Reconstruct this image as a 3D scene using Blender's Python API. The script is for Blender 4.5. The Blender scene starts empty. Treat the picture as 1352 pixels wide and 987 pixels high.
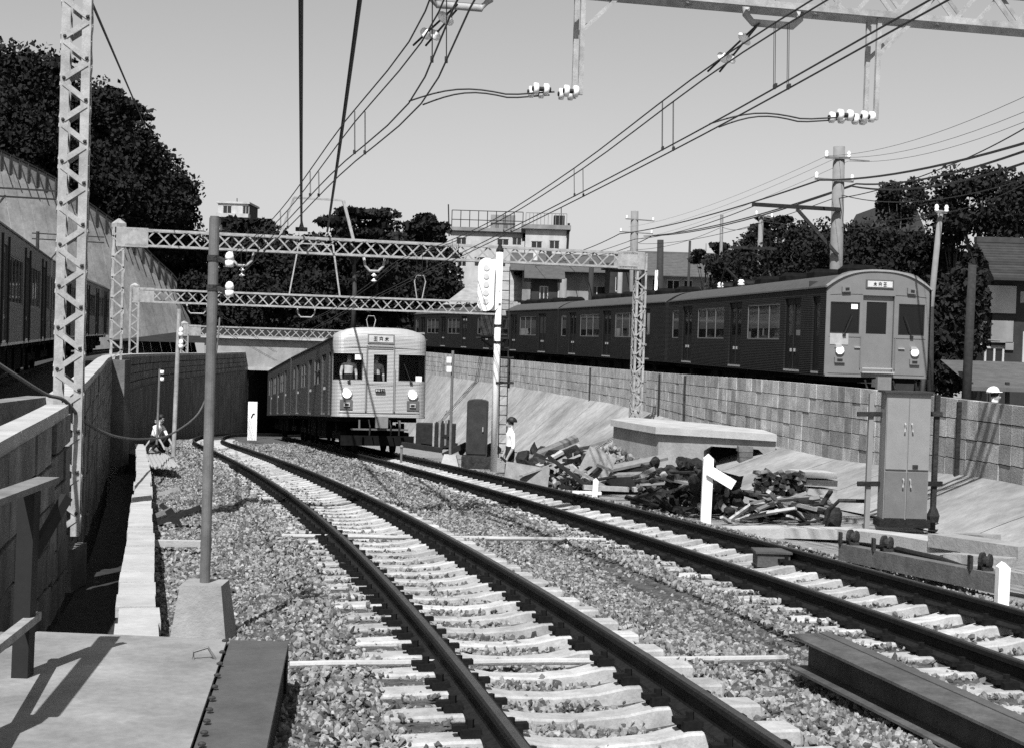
import bpy, bmesh, math, random
import numpy as np
from mathutils import Vector, Matrix, Euler
random.seed(7); rng = np.random.default_rng(7)
SC = bpy.context.scene
COL = SC.collection
# ------------------------------------------------------------------ camera, sky, sun, exposure
FPX, PCX, PCY, HZ, ROLL = 1900.0, 676.0, 493.5, 447.3, 0.0309
PITCH = math.atan((PCY - HZ) / FPX)
cam_d = bpy.data.cameras.new('camera'); cam = bpy.data.objects.new('camera', cam_d); COL.objects.link(cam)
cam_d.sensor_fit = 'HORIZONTAL'; cam_d.sensor_width = 36.0; cam_d.lens = FPX / 1352 * 36.0
cam_d.clip_start = 0.05; cam_d.clip_end = 6000
cam.matrix_world = Matrix.Rotation(math.pi / 2 - PITCH, 4, 'X') @ Matrix.Rotation(ROLL, 4, 'Z')
SC.camera = cam
SUN_EL, SUN_DX, SUN_DY = math.radians(54), 0.22, 0.975      # direction in which the light travels over the ground
W = bpy.data.worlds.new('World'); SC.world = W; W.use_nodes = True
wn = W.node_tree; bg = wn.nodes['Background']
sky = wn.nodes.new('ShaderNodeTexSky'); sky.sky_type = 'NISHITA'; sky.sun_disc = False
sky.sun_elevation = SUN_EL
sky.sun_rotation = math.atan2(-SUN_DX, -SUN_DY)
sky.air_density = 1.0; sky.dust_density = 1.0; sky.ozone_density = 1.0
bw = wn.nodes.new('ShaderNodeVectorMath'); bw.operation = 'DOT_PRODUCT'   # black and white film, most sensitive to green and blue
bw.inputs[1].default_value = (.12, .44, .44)
wn.links.new(sky.outputs[0], bw.inputs[0]); wn.links.new(bw.outputs['Value'], bg.inputs[0])
bg.inputs[1].default_value = 0.075
sl = bpy.data.lights.new('sun', 'SUN'); so = bpy.data.objects.new('sun', sl); COL.objects.link(so)
sl.energy = 5.0; sl.angle = math.radians(0.55); sl.color = (1, 1, 1)
_h = math.hypot(SUN_DX, SUN_DY)
so.rotation_euler = Vector((SUN_DX / _h * math.cos(SUN_EL), SUN_DY / _h * math.cos(SUN_EL), -math.sin(SUN_EL))).to_track_quat('-Z', 'Y').to_euler()
so.location = (-30, -60, 90)
SC.view_settings.view_transform = 'Standard'; SC.view_settings.look = 'None'
SC.view_settings.exposure = 0.6; SC.view_settings.gamma = 1.0
SC.view_settings.use_curve_mapping = False
SC.render.engine = 'CYCLES'
SC.cycles.max_bounces = 5; SC.cycles.diffuse_bounces = 2; SC.cycles.glossy_bounces = 2; SC.cycles.transparent_max_bounces = 8
SC.cycles.use_denoising = False

# ------------------------------------------------------------------ measuring helpers
_cp, _sp, _cr, _sr = math.cos(PITCH), math.sin(PITCH), math.cos(ROLL), math.sin(ROLL)
def at(px, py, Y):
    """world point at depth Y that the survey of the photograph puts at pixel px, py"""
    xi, yi = px - PCX, PCY - py
    x, y = (xi * _cr - yi * _sr) / FPX, (xi * _sr + yi * _cr) / FPX
    k = Y / (_cp + y * _sp)
    return Vector((x * k, Y, (-_sp + y * _cp) * k))
def curve(*pts):
    """smooth function through (Y, value) points, straight beyond the ends"""
    xs = np.array([p[0] for p in pts], float); ys = np.array([p[1] for p in pts], float)
    d = np.diff(ys) / np.diff(xs)
    m = np.concatenate([[d[0]], (d[:-1] + d[1:]) / 2, [d[-1]]])
    def f(v):
        if v <= xs[0]: return float(ys[0] + m[0] * (v - xs[0]))
        if v >= xs[-1]: return float(ys[-1] + m[-1] * (v - xs[-1]))
        i = int(np.searchsorted(xs, v, 'right') - 1); h = xs[i + 1] - xs[i]; t = (v - xs[i]) / h
        return float((2*t**3-3*t*t+1)*ys[i] + (t**3-2*t*t+t)*h*m[i] + (-2*t**3+3*t*t)*ys[i+1] + (t**3-t*t)*h*m[i+1])
    return f
def ZT(Y): return -(1.4394 + .0431 * Y + .000132 * Y * Y)          # top of the rails of the two middle tracks
def _p(a, b, c, d, Y): return a + b*Y + c*Y*Y/100 + d*Y**3/1e4
P1 = (1.6245, -.1402, -.3294, .2647); P2 = (5.0412, -.1353, -.2934, .2788)
XC1 = curve(*[(y, _p(*P1, y)) for y in range(2, 51, 3)], (55, -11.55), (62, -12.95), (75, -14.95), (90, -16.2), (105, -17.2), (150, -19.0))
XC2 = curve(*[(y, _p(*P2, y)) for y in range(2, 51, 3)], (55, -6.7), (62, -8.25), (78, -11.8), (90, -13.0), (105, -13.9), (150, -15.8))
XWR = curve((10, 8.35), (22, 8.1), (30, 7.65), (37, 6.9), (46, 5.85), (54.6, 4.75), (63, 3.1), (72, 1.15), (90, -3.4), (105, -7.5), (125, -13.5))
ZWR = curve((10, -.78), (22, -.8), (37, -.86), (54, -1.05), (125, -1.05))
ZWB = curve((10, -2.0), (22, -2.08), (33, -2.55), (60, -2.55), (125, -2.7))
XWL = curve((2, -1.95), (8, -3.25), (11, -3.9), (16, -4.95), (30, -8.5), (43, -11.9), (50, -13.5), (60, -15.4), (75, -17.4), (90, -18.7), (105, -19.5), (112, -19.8))
ZWL = curve((2, -1.0), (43, -1.0), (60, -1.2), (90, -1.55), (112, -1.7))
XTL = curve((10, -7.0), (29.8, -12.0), (61, -19.8), (82, -24.2), (110, -27.8))   # centre of the far left track
XTR = curve((10, 11.2), (36.75, 9.4), (54.6, 7.25), (72.2, 3.65), (89.6, -.9), (107, -5.8), (125, -11))
KERB = lambda Y: XC1(Y) - curve((8, 2.35), (10, 2.48), (17, 2.75), (25, 2.84), (33, 2.8), (42, 2.7))(Y)

# ------------------------------------------------------------------ materials (all grey: the photograph is black and white)
MATS = {}
def mat(name, v, rough=.8, metal=0., var=.15, scale=6., bump=0., bscale=30., spec=.3, rand=0., stain=0., wave=None, sheen=0):
    if name in MATS: return MATS[name]
    m = bpy.data.materials.new(name); m.use_nodes = True; MATS[name] = m
    t = m.node_tree; N, Lk = t.nodes, t.links; b = N['Principled BSDF']
    b.inputs['Roughness'].default_value = rough; b.inputs['Metallic'].default_value = metal
    b.inputs['Specular IOR Level'].default_value = spec
    tc = N.new('ShaderNodeTexCoord'); geo = N.new('ShaderNodeNewGeometry')
    co = geo.outputs['Position']
    def noise(s, det=5, r=.6):
        n = N.new('ShaderNodeTexNoise'); n.inputs['Scale'].default_value = s; n.inputs['Detail'].default_value = det
        n.inputs['Roughness'].default_value = r; Lk.new(co, n.inputs['Vector']); return n.outputs['Fac']
    def math_(op, a, b_):
        n = N.new('ShaderNodeMath'); n.operation = op
        for k, x in enumerate((a, b_)):
            if hasattr(x, 'is_linked') or not isinstance(x, (int, float)): Lk.new(x, n.inputs[k])
            else: n.inputs[k].default_value = x
        return n.outputs[0]
    def ramp(f, lo, hi, a, b_):
        n = N.new('ShaderNodeMapRange'); Lk.new(f, n.inputs[0])
        for k, x in enumerate((lo, hi, a, b_)): n.inputs[k + 1].default_value = x
        return n.outputs[0]
    val = ramp(noise(scale), .3, .7, v * (1 - var), v * (1 + var))
    val = math_('MULTIPLY', val, ramp(noise(scale * 9, 3), .3, .7, 1 - var * .5, 1 + var * .5))
    if stain:
        n = N.new('ShaderNodeTexNoise'); n.inputs['Scale'].default_value = 1.0; n.inputs['Detail'].default_value = 6
        mp = N.new('ShaderNodeMapping'); mp.inputs['Scale'].default_value = (1.7, 1.7, .6); Lk.new(co, mp.inputs[0]); Lk.new(mp.outputs[0], n.inputs['Vector'])
        val = math_('MULTIPLY', val, ramp(n.outputs['Fac'], .38, .62, 1 - stain, 1 + stain * .3))
    if rand:
        oi = N.new('ShaderNodeObjectInfo')
        val = math_('MULTIPLY', val, ramp(oi.outputs['Random'], 0, 1, 1 - rand, 1 + rand))
    cb = N.new('ShaderNodeCombineColor')
    for k in range(3): Lk.new(val, cb.inputs[k])
    Lk.new(cb.outputs[0], b.inputs['Base Color'])
    h = None
    if bump: h = math_('MULTIPLY', noise(bscale, 6, .65), bump)
    if wave:
        sep = N.new('ShaderNodeSeparateXYZ'); Lk.new(tc.outputs['Object'], sep.inputs[0])
        s = math_('SINE', math_('MULTIPLY', sep.outputs[wave[0]], wave[1]), 0.)
        s = math_('MULTIPLY', s, wave[2])
        h = s if h is None else math_('ADD', h, s)
    if h is not None:
        bp = N.new('ShaderNodeBump'); bp.inputs['Strength'].default_value = 1.0; bp.inputs['Distance'].default_value = 1.0
        Lk.new(h, bp.inputs['Height']); Lk.new(bp.outputs[0], b.inputs['Normal'])
    return m
def emit(name, v, s):
    m = mat(name, v, .2, var=.02); b = m.node_tree.nodes['Principled BSDF']
    b.inputs['Emission Color'].default_value = (1, 1, 1, 1); b.inputs['Emission Strength'].default_value = s; return m
def glass(name, trans, tint=.02):
    m = mat(name, tint, .06, spec=.5, var=.05); t = m.node_tree; N, Lk = t.nodes, t.links
    tr = N.new('ShaderNodeBsdfTransparent'); tr.inputs[0].default_value = (.8, .8, .8, 1); mx = N.new('ShaderNodeMixShader'); mx.inputs[0].default_value = trans
    out = N['Material Output']; Lk.new(N['Principled BSDF'].outputs[0], mx.inputs[1]); Lk.new(tr.outputs[0], mx.inputs[2]); Lk.new(mx.outputs[0], out.inputs[0]); return m
M = dict(
    ballast=mat('ballast_bed', .07, .95, var=.5, scale=14, bump=.03, bscale=22),
    stone=mat('ballast_stone', .165, .95, var=.35, scale=18, rand=.7, spec=.1, bump=.004, bscale=60),
    sleeper=mat('sleeper_concrete', .34, .88, var=.25, scale=7, stain=.15, bump=.003, bscale=45, rand=.15),
    rail=mat('rail_rust', .012, .7, var=.4, scale=30, bump=.002, bscale=90, spec=.12),
    railtop=mat('rail_head', .05, .38, .6, var=.3, scale=8),
    clip=mat('rail_clip_iron', .008, .8, spec=.1, var=.4, scale=40),
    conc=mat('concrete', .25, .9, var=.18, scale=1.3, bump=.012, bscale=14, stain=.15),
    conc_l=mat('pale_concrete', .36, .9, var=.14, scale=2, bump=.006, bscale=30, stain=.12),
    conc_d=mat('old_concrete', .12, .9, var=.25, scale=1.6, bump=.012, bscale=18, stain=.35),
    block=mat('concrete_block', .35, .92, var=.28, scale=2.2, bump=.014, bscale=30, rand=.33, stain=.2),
    block_d=mat('shaded_block', .17, .92, var=.35, scale=2, bump=.012, bscale=30, rand=.25, stain=.3),  # left walls: base colour darkened to deepen their shade
    apron=mat('apron_concrete', .25, .92, var=.32, scale=.45, bump=.03, bscale=5, stain=.1),
    slope=mat('slope_concrete', .19, .9, var=.3, scale=.35, bump=.02, bscale=6, stain=.1),
    joint=mat('mortar', .03, .95, var=.2),
    ditch_floor=mat('dark_ditch_floor', .025, .9, var=.4, scale=3, bump=.03, bscale=12),  # ditch floor, much darker than the rest of the cutting floor
    bed_shade=mat('shaded_ballast', .035, .95, var=.4, scale=9, bump=.03, bscale=18),  # left embankment bed: shade put into the base colour
    dirt=mat('dirt', .2, .95, var=.35, scale=3, bump=.03, bscale=20),
    mast=mat('mast_paint', .31, .6, var=.25, scale=6, bump=.002, bscale=60, stain=.15),
    bolt=mat('bolt_iron', .03, .6, var=.2),
    white=mat('white_paint', .8, .55, var=.05, scale=9, stain=.06),
    porc=mat('porcelain', .82, .15, var=.02, spec=.5),
    wire=mat('wire', .02, .5, var=.1),
    cable=mat('cable_rubber', .012, .6, var=.1),
    pole=mat('steel_pole', .15, .6, .1, var=.2, scale=9, bump=.001, stain=.25),
    cpole=mat('concrete_pole', .17, .85, var=.12, scale=5),
    wpole=mat('wooden_pole', .025, .9, var=.3, scale=12),
    deck=mat('steel_plate', .23, .65, .05, var=.24, scale=2.2, stain=.18, bump=.0025, bscale=120, rand=.1),
    deck_d=mat('dark_steel_plate', .075, .6, .1, var=.2, scale=4, bump=.002, bscale=100),
    beam=mat('beam_steel', .075, .7, .05, var=.35, stain=.2, scale=5, bump=.002, bscale=90),
    plank=mat('wood_plank', .19, .9, var=.25, scale=7, bump=.004, bscale=40, rand=.4),
    tar=mat('tarred_wood', .014, .85, var=.4, scale=9, bump=.006, bscale=40),
    rubble=mat('rubble', .2, .95, var=.3, scale=7, bump=.01, bscale=25, rand=.6),
    scrap=mat('scrap_iron', .016, .75, var=.6, scale=9, bump=.02, bscale=20, rand=.6),
    sheet=mat('sheet_metal', .13, .6, .2, var=.3, scale=4, rand=.3),
    cab=mat('cabinet_paint', .2, .5, var=.08, scale=4, bump=.001, bscale=80),
    cab_d=mat('cabinet_dark', .03, .5, var=.3, scale=4),
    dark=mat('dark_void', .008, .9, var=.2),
    brick=mat('pier_brick', .11, .9, var=.35, scale=6, bump=.01, bscale=30, rand=.3),
    # trains
    t1f=mat('stainless_front', .34, .45, .25, var=.05, scale=3, wave=(2, 150., .0025)),
    t1s=mat('stainless_side_shaded', .05, .55, .3, var=.1, scale=2, wave=(2, 150., .0035)),  # same stainless as the front, dark reflections painted into the side colour
    t1r=mat('train_roof', .24, .6, .2, var=.12),
    t2f=mat('painted_front', .155, .45, var=.07, scale=4),
    t2s=mat('ribbed_side', .012, .65, 0, spec=.12, var=.12, scale=2, wave=(2, 130., .0035)),
    t2d=mat('train_door', .008, .6, 0, spec=.12, var=.1),
    t2r=mat('dark_roof', .055, .75, var=.2),
    t3s=mat('left_side', .08, .5, .3, var=.1, scale=2),
    t3d=mat('left_door', .13, .5, .3, var=.1),
    under=mat('underframe', .008, .9, spec=.05, var=.4),
    trim=mat('bright_trim', .6, .3, .7, var=.03),
    gasket=mat('rubber_gasket', .015, .7),
    wframe=mat('window_frame', .2, .4, .5, var=.05),
    glass=glass('window_glass', .55), cglass=glass('cab_glass', .9, .01), dglass=glass('dark_glass', .2, .008),
    blind=mat('blind', .22, .9, var=.1), inner=mat('train_interior', .03, .8),
    lamp=emit('lit_lamp', .8, 2.2), sign=emit('sign_face', .5, .12), ink=mat('ink', .01, .6),
    # people
    skin=mat('skin', .28, .6, var=.05), hair=mat('hair', .012, .6), shirt=mat('shirt', .75, .85, var=.06, scale=20), trousers=mat('trousers', .02, .9), grey_shirt=mat('grey_shirt', .35, .85),
    # background
    leaf=mat('leaf', .018, .75, var=.35, scale=.8, rand=.1, spec=.04), leaf2=mat('leaf_pale', .045, .7, var=.4, scale=.8, spec=.15), bark=mat('bark', .05, .95, var=.3, scale=5, bump=.01),
    hill=mat('undergrowth', .015, .95, var=.5, scale=1.2, bump=.2, bscale=2),
    house=mat('pale_render', .4, .85, var=.08, scale=.6, stain=.15), house2=mat('grey_render', .2, .85, var=.12, scale=.7, stain=.2),
    hdark=mat('dark_boards', .025, .85, var=.3, scale=2), tile=mat('roof_tile', .03, .7, var=.25, scale=4, rand=.25), tin=mat('tin_roof', .09, .6, .1, var=.2, scale=3),
    pane=mat('window_dark', .015, .1, spec=.5), curtain=mat('curtain', .6, .9),
)

# ------------------------------------------------------------------ object helpers
def link(o, parent=None):
    COL.objects.link(o)
    if parent is not None: o.parent = parent
    return o
def tag(o, label=None, cat=None, group=None, kind=None):
    if label: o['label'] = label
    if cat: o['category'] = cat
    if group: o['group'] = group
    if kind: o['kind'] = kind
    return o
def thing(name, label, cat, loc=(0, 0, 0), rot=(0, 0, 0), group=None):
    o = bpy.data.objects.new(name, None); o.location = loc; o.rotation_euler = rot; o.empty_display_size = .2
    link(o); return tag(o, label, cat, group)
UNIT = {}
def unit_cube(m):
    if m.name not in UNIT:
        v = [(x, y, z) for x in (-.5, .5) for y in (-.5, .5) for z in (-.5, .5)]
        f = [(0, 1, 3, 2), (4, 6, 7, 5), (0, 4, 5, 1), (2, 3, 7, 6), (0, 2, 6, 4), (1, 5, 7, 3)]
        me = bpy.data.meshes.new('piece_' + m.name); me.from_pydata(v, [], f); me.materials.append(m); UNIT[m.name] = me
    return UNIT[m.name]
def frame(p0, p1, up=(0, 0, 1)):
    p0, p1 = Vector(p0), Vector(p1); d = (p1 - p0); L = d.length; d = d / L
    up = Vector(up)
    if abs(d.dot(up)) > .98: up = Vector((0, 1, 0))
    x = d.cross(up).normalized(); z = x.cross(d)
    return Matrix((x, d, z)).transposed(), L
def piece(name, m, parent, loc, size, rot=None):
    """one box-shaped piece that shares its mesh with all pieces of that material"""
    o = bpy.data.objects.new(name, unit_cube(m)); link(o, parent)
    o.location = Vector(loc) - (parent.location if parent is not None and parent.parent is None and tuple(parent.rotation_euler) == (0, 0, 0) else Vector())
    o.scale = size
    if rot is not None: o.rotation_euler = rot if isinstance(rot, Euler) else Euler(rot)
    return o
def bar(name, m, parent, p0, p1, w, h, up=(0, 0, 1)):
    R, L = frame(p0, p1, up)
    return piece(name, m, parent, (Vector(p0) + Vector(p1)) / 2, (w, L, h), R.to_euler())
class MB:
    def __init__(s): s.v = []; s.f = []; s.mi = []; s.k = 0
    def add(s, vs, fs):
        o = len(s.v); s.v += [tuple(v) for v in vs]; s.f += [tuple(i + o for i in f) for f in fs]; s.mi += [s.k] * len(fs); return s
    def box(s, c, size, R=None):
        c = Vector(c); R = R if R is not None else Matrix.Identity(3)
        vs = [c + R @ Vector((x * size[0] / 2, y * size[1] / 2, z * size[2] / 2)) for x in (-1, 1) for y in (-1, 1) for z in (-1, 1)]
        return s.add(vs, [(0, 1, 3, 2), (4, 6, 7, 5), (0, 4, 5, 1), (2, 3, 7, 6), (0, 2, 6, 4), (1, 5, 7, 3)])
    def bar(s, p0, p1, w, h, up=(0, 0, 1)):
        R, L = frame(p0, p1, up); return s.box((Vector(p0) + Vector(p1)) / 2, (w, L, h), R)
    def tube(s, pts, r, n=6, cap=True):
        pts = [Vector(p) for p in pts]; rs = r if isinstance(r, (list, tuple)) else [r] * len(pts); rings = []
        for i, p in enumerate(pts):
            d = (pts[min(i + 1, len(pts) - 1)] - pts[max(i - 1, 0)]).normalized()
            up = Vector((0, 0, 1)) if abs(d.z) < .95 else Vector((0, 1, 0))
            x = d.cross(up).normalized(); y = x.cross(d)
            rings.append([p + (x * math.cos(a) + y * math.sin(a)) * rs[i] for a in (2 * math.pi * k / n for k in range(n))])
        vs = [v for rg in rings for v in rg]
        fs = [(i*n+k, i*n+(k+1) % n, (i+1)*n+(k+1) % n, (i+1)*n+k) for i in range(len(pts)-1) for k in range(n)]
        if cap: fs += [tuple(range(n - 1, -1, -1)), tuple((len(pts)-1)*n + k for k in range(n))]
        return s.add(vs, fs)
    def lathe(s, c, prof, n=10, axis=(0, 0, 1)):
        R, _ = frame((0, 0, 0), axis, (0, 0, 1)); c = Vector(c); vs = []
        for r, h in prof:
            vs += [c + R @ Vector((r * math.cos(2*math.pi*k/n), h, r * math.sin(2*math.pi*k/n))) for k in range(n)]
        m_ = len(prof)
        fs = [(i*n+k, (i+1)*n+k, (i+1)*n+(k+1) % n, i*n+(k+1) % n) for i in range(m_-1) for k in range(n)]
        fs += [tuple(range(n)), tuple((m_-1)*n + k for k in range(n-1, -1, -1))]
        return s.add(vs, fs)
    def prism(s, poly, off):
        off = Vector(off); n = len(poly); p = [Vector(q) for q in poly]
        return s.add(p + [q + off for q in p], [tuple(range(n-1, -1, -1)), tuple(range(n, 2*n))] + [(k, (k+1) % n, n+(k+1) % n, n+k) for k in range(n)])
    def grid(s, rows, close=False):
        n = len(rows[0]); vs = [v for r in rows for v in r]
        return s.add(vs, [(i*n+k, i*n+k+1, (i+1)*n+k+1, (i+1)*n+k) for i in range(len(rows)-1) for k in range(n-1)])
    def build(s, name, m, parent=None, smooth=False, local=False, rel=None):
        """one mesh object; vertices are world points unless local"""
        o_ = Vector() if (local or parent is None) else Vector(parent.location)
        if rel is not None: o_ = Vector(rel)
        me = bpy.data.meshes.new(name); me.from_pydata([tuple(Vector(v) - o_) for v in s.v], [], s.f)
        for mm in (m if isinstance(m, (list, tuple)) else [m]): me.materials.append(mm)
        if isinstance(m, (list, tuple)): me.polygons.foreach_set('material_index', s.mi)
        if smooth: me.polygons.foreach_set('use_smooth', [True] * len(me.polygons))
        me.update()
        o = bpy.data.objects.new(name, me); link(o, parent)
        if parent is None and rel is not None: o.location = o_
        return o
def solo(name, mb, m, label, cat, group=None, smooth=False, base=None, kind=None):
    if base is None:
        a = np.array(mb.v); base = ((a[:, 0].min() + a[:, 0].max()) / 2, (a[:, 1].min() + a[:, 1].max()) / 2, a[:, 2].min())
    return tag(mb.build(name, m, None, smooth, rel=base), label, cat, group, kind)
def struct(name, mb, m, smooth=False): return tag(mb.build(name, m, None, smooth), kind='structure')
def span(a, b, step):
    n = max(1, int(round((b - a) / step))); return [a + (b - a) * i / n for i in range(n + 1)]
def head(f, Y, e=.5): return (f(Y + e) - f(Y - e)) / (2 * e)
def copy_thing(src, loc, rot=None, label=None):
    c = src.copy(); COL.objects.link(c); c.location = loc
    if rot is not None: c.rotation_euler = rot
    if label: c['label'] = label
    for ch in src.children:
        d = ch.copy(); COL.objects.link(d); d.parent = c
        for g in ch.children:
            e = g.copy(); COL.objects.link(e); e.parent = d
    return c
# ================================================================== THE SETTING
mb = MB(); mb.grid([[(-2500, y, -12), (2500, y, -12)] for y in (-800, 0, 400, 3000)]); struct('ground', mb, M['dirt'])
YS = span(1.5, 40, .5) + span(41, 122, 1.0)
# floor of the cutting
mb = MB(); rows = []
for Y in YS:
    xl, xr = XWL(Y) + .1, XWR(Y) - .05; z = ZT(Y)
    k = min(KERB(Y), xl + 3) if Y < 45 else xl + .4
    rows.append([(xl, Y, z - .9), (k - .15, Y, z - .9), (k - .1, Y, z - .3), (XC2(Y) + 2.0, Y, z - .3), (XC2(Y) + 2.6, Y, z - .34), ((XC2(Y) + 2.6) * .5 + xr * .5, Y, z - .3), (xr, Y, z - .3)])
mb.grid(rows); mb.mi = [1 if i % 6 < 2 else 0 for i in range(len(mb.f))]; tag(mb.build('cutting_floor', [M['dirt'], M['ditch_floor']], None, True), kind='structure')
# upper levels beside the cutting
mb = MB(); mb.grid([[(XWR(Y) + .2, Y, -1.95), (XWR(Y) + 1.2, Y, -1.9), (XTR(Y) + 3.2, Y, -1.9), (XTR(Y) + 9, Y, -2.6), (160, Y, -2.8)] for Y in YS] + [[(-16 + i * 44, 260, -2.5) for i in range(5)]])
struct('right_embankment', mb, M['dirt'], True)
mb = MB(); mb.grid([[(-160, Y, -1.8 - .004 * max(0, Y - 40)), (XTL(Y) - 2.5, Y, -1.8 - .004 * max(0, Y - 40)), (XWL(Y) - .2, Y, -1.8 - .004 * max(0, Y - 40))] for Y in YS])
struct('left_embankment', mb, M['bed_shade'], True)

# ---- ballast: a bed plus loose stones
def ballast_z(x, Y):
    z = ZT(Y) - .205
    for f in (XC1, XC2):
        d = abs(x - f(Y))
        if d < .5: return z - .05
        if d < 1.3: return z
    mid = (XC1(Y) + XC2(Y)) / 2
    return z - .05 + .03 * math.sin(x * 3.1 + Y * 1.7) * math.sin(Y * 1.3)
mb = MB(); rows = []
for Y in YS:
    xa, xb = (KERB(Y) + .1 if Y < 42 else XC1(Y) - 2.0), XC2(Y) + 1.75
    n = 26; rows.append([(xa + (xb - xa) * i / n, Y, ballast_z(xa + (xb - xa) * i / n, Y)) for i in range(n + 1)] + [(xb + .55, Y, ZT(Y) - .42)])
mb.grid(rows); struct('ballast_bed', mb, M['ballast'], True)
# stone shapes
stones = bpy.data.collections.new('ballast_stone_shapes')
for k in range(7):
    bm = bmesh.new(); ax = (random.uniform(.85, 1.25), random.uniform(.65, .95), random.uniform(.45, .75))
    for _ in range(11):
        v = Vector([random.gauss(0, 1) for _ in range(3)]).normalized() * random.uniform(.42, .6); bm.verts.new((v.x * ax[0], v.y * ax[1], v.z * ax[2]))
    bmesh.ops.convex_hull(bm, input=bm.verts)
    for v in [v for v in bm.verts if not v.link_faces]: bm.verts.remove(v)
    me = bpy.data.meshes.new('ballast_stone_shape'); bm.to_mesh(me); bm.free(); me.materials.append(M['stone'])
    stones.objects.link(bpy.data.objects.new('ballast_stone_shape', me))
SLP = .56      # sleeper spacing
def scatter(y0, y1, dens, smin, smax):
    out = []
    area = (y1 - y0) * 9.5; n = int(area * dens)
    ys = rng.uniform(y0, y1, n); us = rng.uniform(0, 1, n); ss = smin + (smax - smin) * rng.random(n) ** 1.6; zs = rng.uniform(-.35, .32, n)
    for Y, u, s, dz in zip(ys, us, ss, zs):
        xa, xb = (KERB(Y) + .14 if Y < 42 else XC1(Y) - 2.0), XC2(Y) + 2.2
        x = xa + (xb - xa) * u
        if Y < 8.2 and x < -1.28: continue
        z = ballast_z(x, Y) if x < xb - .5 else ZT(Y) - .2 - (x - xb + .5) * .35
        for f in (XC1, XC2):
            d = x - f(Y)
            if abs(abs(d) - .565) < .09: z -= .05; s *= .7
            if abs(d) < 1.02:
                ph = ((Y + d * .2) / SLP) % 1.0
                if abs(ph - .5) < .2:
                    z -= .07 if random.random() < (.9 if Y < 9.5 else .66 if abs(d) < .4 else .74) else -.03
                else: z += .02 if abs(d) < .45 else .0
            if 1.0 < abs(d) < 1.4: z += .03
        out.append((x, Y, z + dz * s * .6, s))
    return out
pts = scatter(4.6, 9, 820, .026, .07) + scatter(9, 14, 660, .03, .07) + scatter(14, 22, 440, .036, .076) + scatter(22, 34, 240, .045, .09) + scatter(34, 62, 110, .055, .12)
P = np.array(pts)
me = bpy.data.meshes.new('ballast'); me.vertices.add(len(P)); me.vertices.foreach_set('co', P[:, :3].ravel())
a = me.attributes.new('sc', 'FLOAT', 'POINT'); a.data.foreach_set('value', P[:, 3])
a = me.attributes.new('rt', 'FLOAT_VECTOR', 'POINT'); a.data.foreach_set('vector', rng.uniform(-3.14, 3.14, len(P) * 3))
ob = link(bpy.data.objects.new('ballast', me)); tag(ob, 'grey crushed stone ballast around the two middle tracks', 'ballast', kind='stuff')
ng = bpy.data.node_groups.new('ballast_scatter', 'GeometryNodeTree')
ng.interface.new_socket('Geometry', in_out='INPUT', socket_type='NodeSocketGeometry'); ng.interface.new_socket('Geometry', in_out='OUTPUT', socket_type='NodeSocketGeometry')
gi, go = ng.nodes.new('NodeGroupInput'), ng.nodes.new('NodeGroupOutput')
m2p = ng.nodes.new('GeometryNodeMeshToPoints'); iop = ng.nodes.new('GeometryNodeInstanceOnPoints'); ci = ng.nodes.new('GeometryNodeCollectionInfo')
ci.inputs['Collection'].default_value = stones; ci.inputs['Separate Children'].default_value = True; ci.inputs['Reset Children'].default_value = True
na = ng.nodes.new('GeometryNodeInputNamedAttribute'); na.data_type = 'FLOAT'; na.inputs[0].default_value = 'sc'
nr = ng.nodes.new('GeometryNodeInputNamedAttribute'); nr.data_type = 'FLOAT_VECTOR'; nr.inputs[0].default_value = 'rt'
iop.inputs['Pick Instance'].default_value = True
L_ = ng.links.new
L_(gi.outputs[0], m2p.inputs[0]); L_(m2p.outputs[0], iop.inputs['Points']); L_(ci.outputs[0], iop.inputs['Instance'])
L_(na.outputs[0], iop.inputs['Scale']); L_(nr.outputs[0], iop.inputs['Rotation']); L_(iop.outputs[0], go.inputs[0])
ob.modifiers.new('scatter', 'NODES').node_group = ng

# ---- the two middle tracks
def sleeper_mesh():
    me = bpy.data.meshes.new('sleeper'); prof = []
    xs = [-1.0, -.98, -.75, -.42, -.25, 0, .25, .42, .75, .98, 1.0]
    tp = {1.0: -.03, .98: 0, .75: .004, .42: .0, .25: -.035, 0: -.05}
    wd = {1.0: .115, .98: .125, .75: .125, .42: .12, .25: .1, 0: .095}
    v, f = [], []
    for x in xs:
        t, w = tp[abs(x)], wd[abs(x)]
        v += [(x, -w, -.2), (x, -w * .9, t - .012), (x, -w * .8, t), (x, w * .8, t), (x, w * .9, t - .012), (x, w, -.2)]
    for i in range(len(xs) - 1):
        for k in range(5): f.append((i*6+k, (i+1)*6+k, (i+1)*6+k+1, i*6+k+1))
    f += [tuple(range(5, -1, -1)), tuple((len(xs)-1)*6 + k for k in range(6))]
    me.from_pydata(v, [], [tuple(reversed(q)) for q in f]); me.materials.append(M['sleeper']); return me
SM = sleeper_mesh()
cm = MB(); cm.box((0, 0, .02), (.1, .13, .05)); cm.tube([(0, 0, .03), (0, 0, .085)], .022, 6); cm.box((-.05, 0, .045), (.07, .06, .03))
cl = cm.build('rail_clip', M['clip']); CLIP = cl.data; bpy.data.objects.remove(cl)
RP = [(-.061, 0), (.061, 0), (.061, .012), (.012, .03), (.009, .105), (.033, .118), (.034, .146), (.02, .153), (-.02, .153), (-.034, .146), (-.033, .118), (-.009, .105), (-.012, .03), (-.061, .012)]
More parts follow.
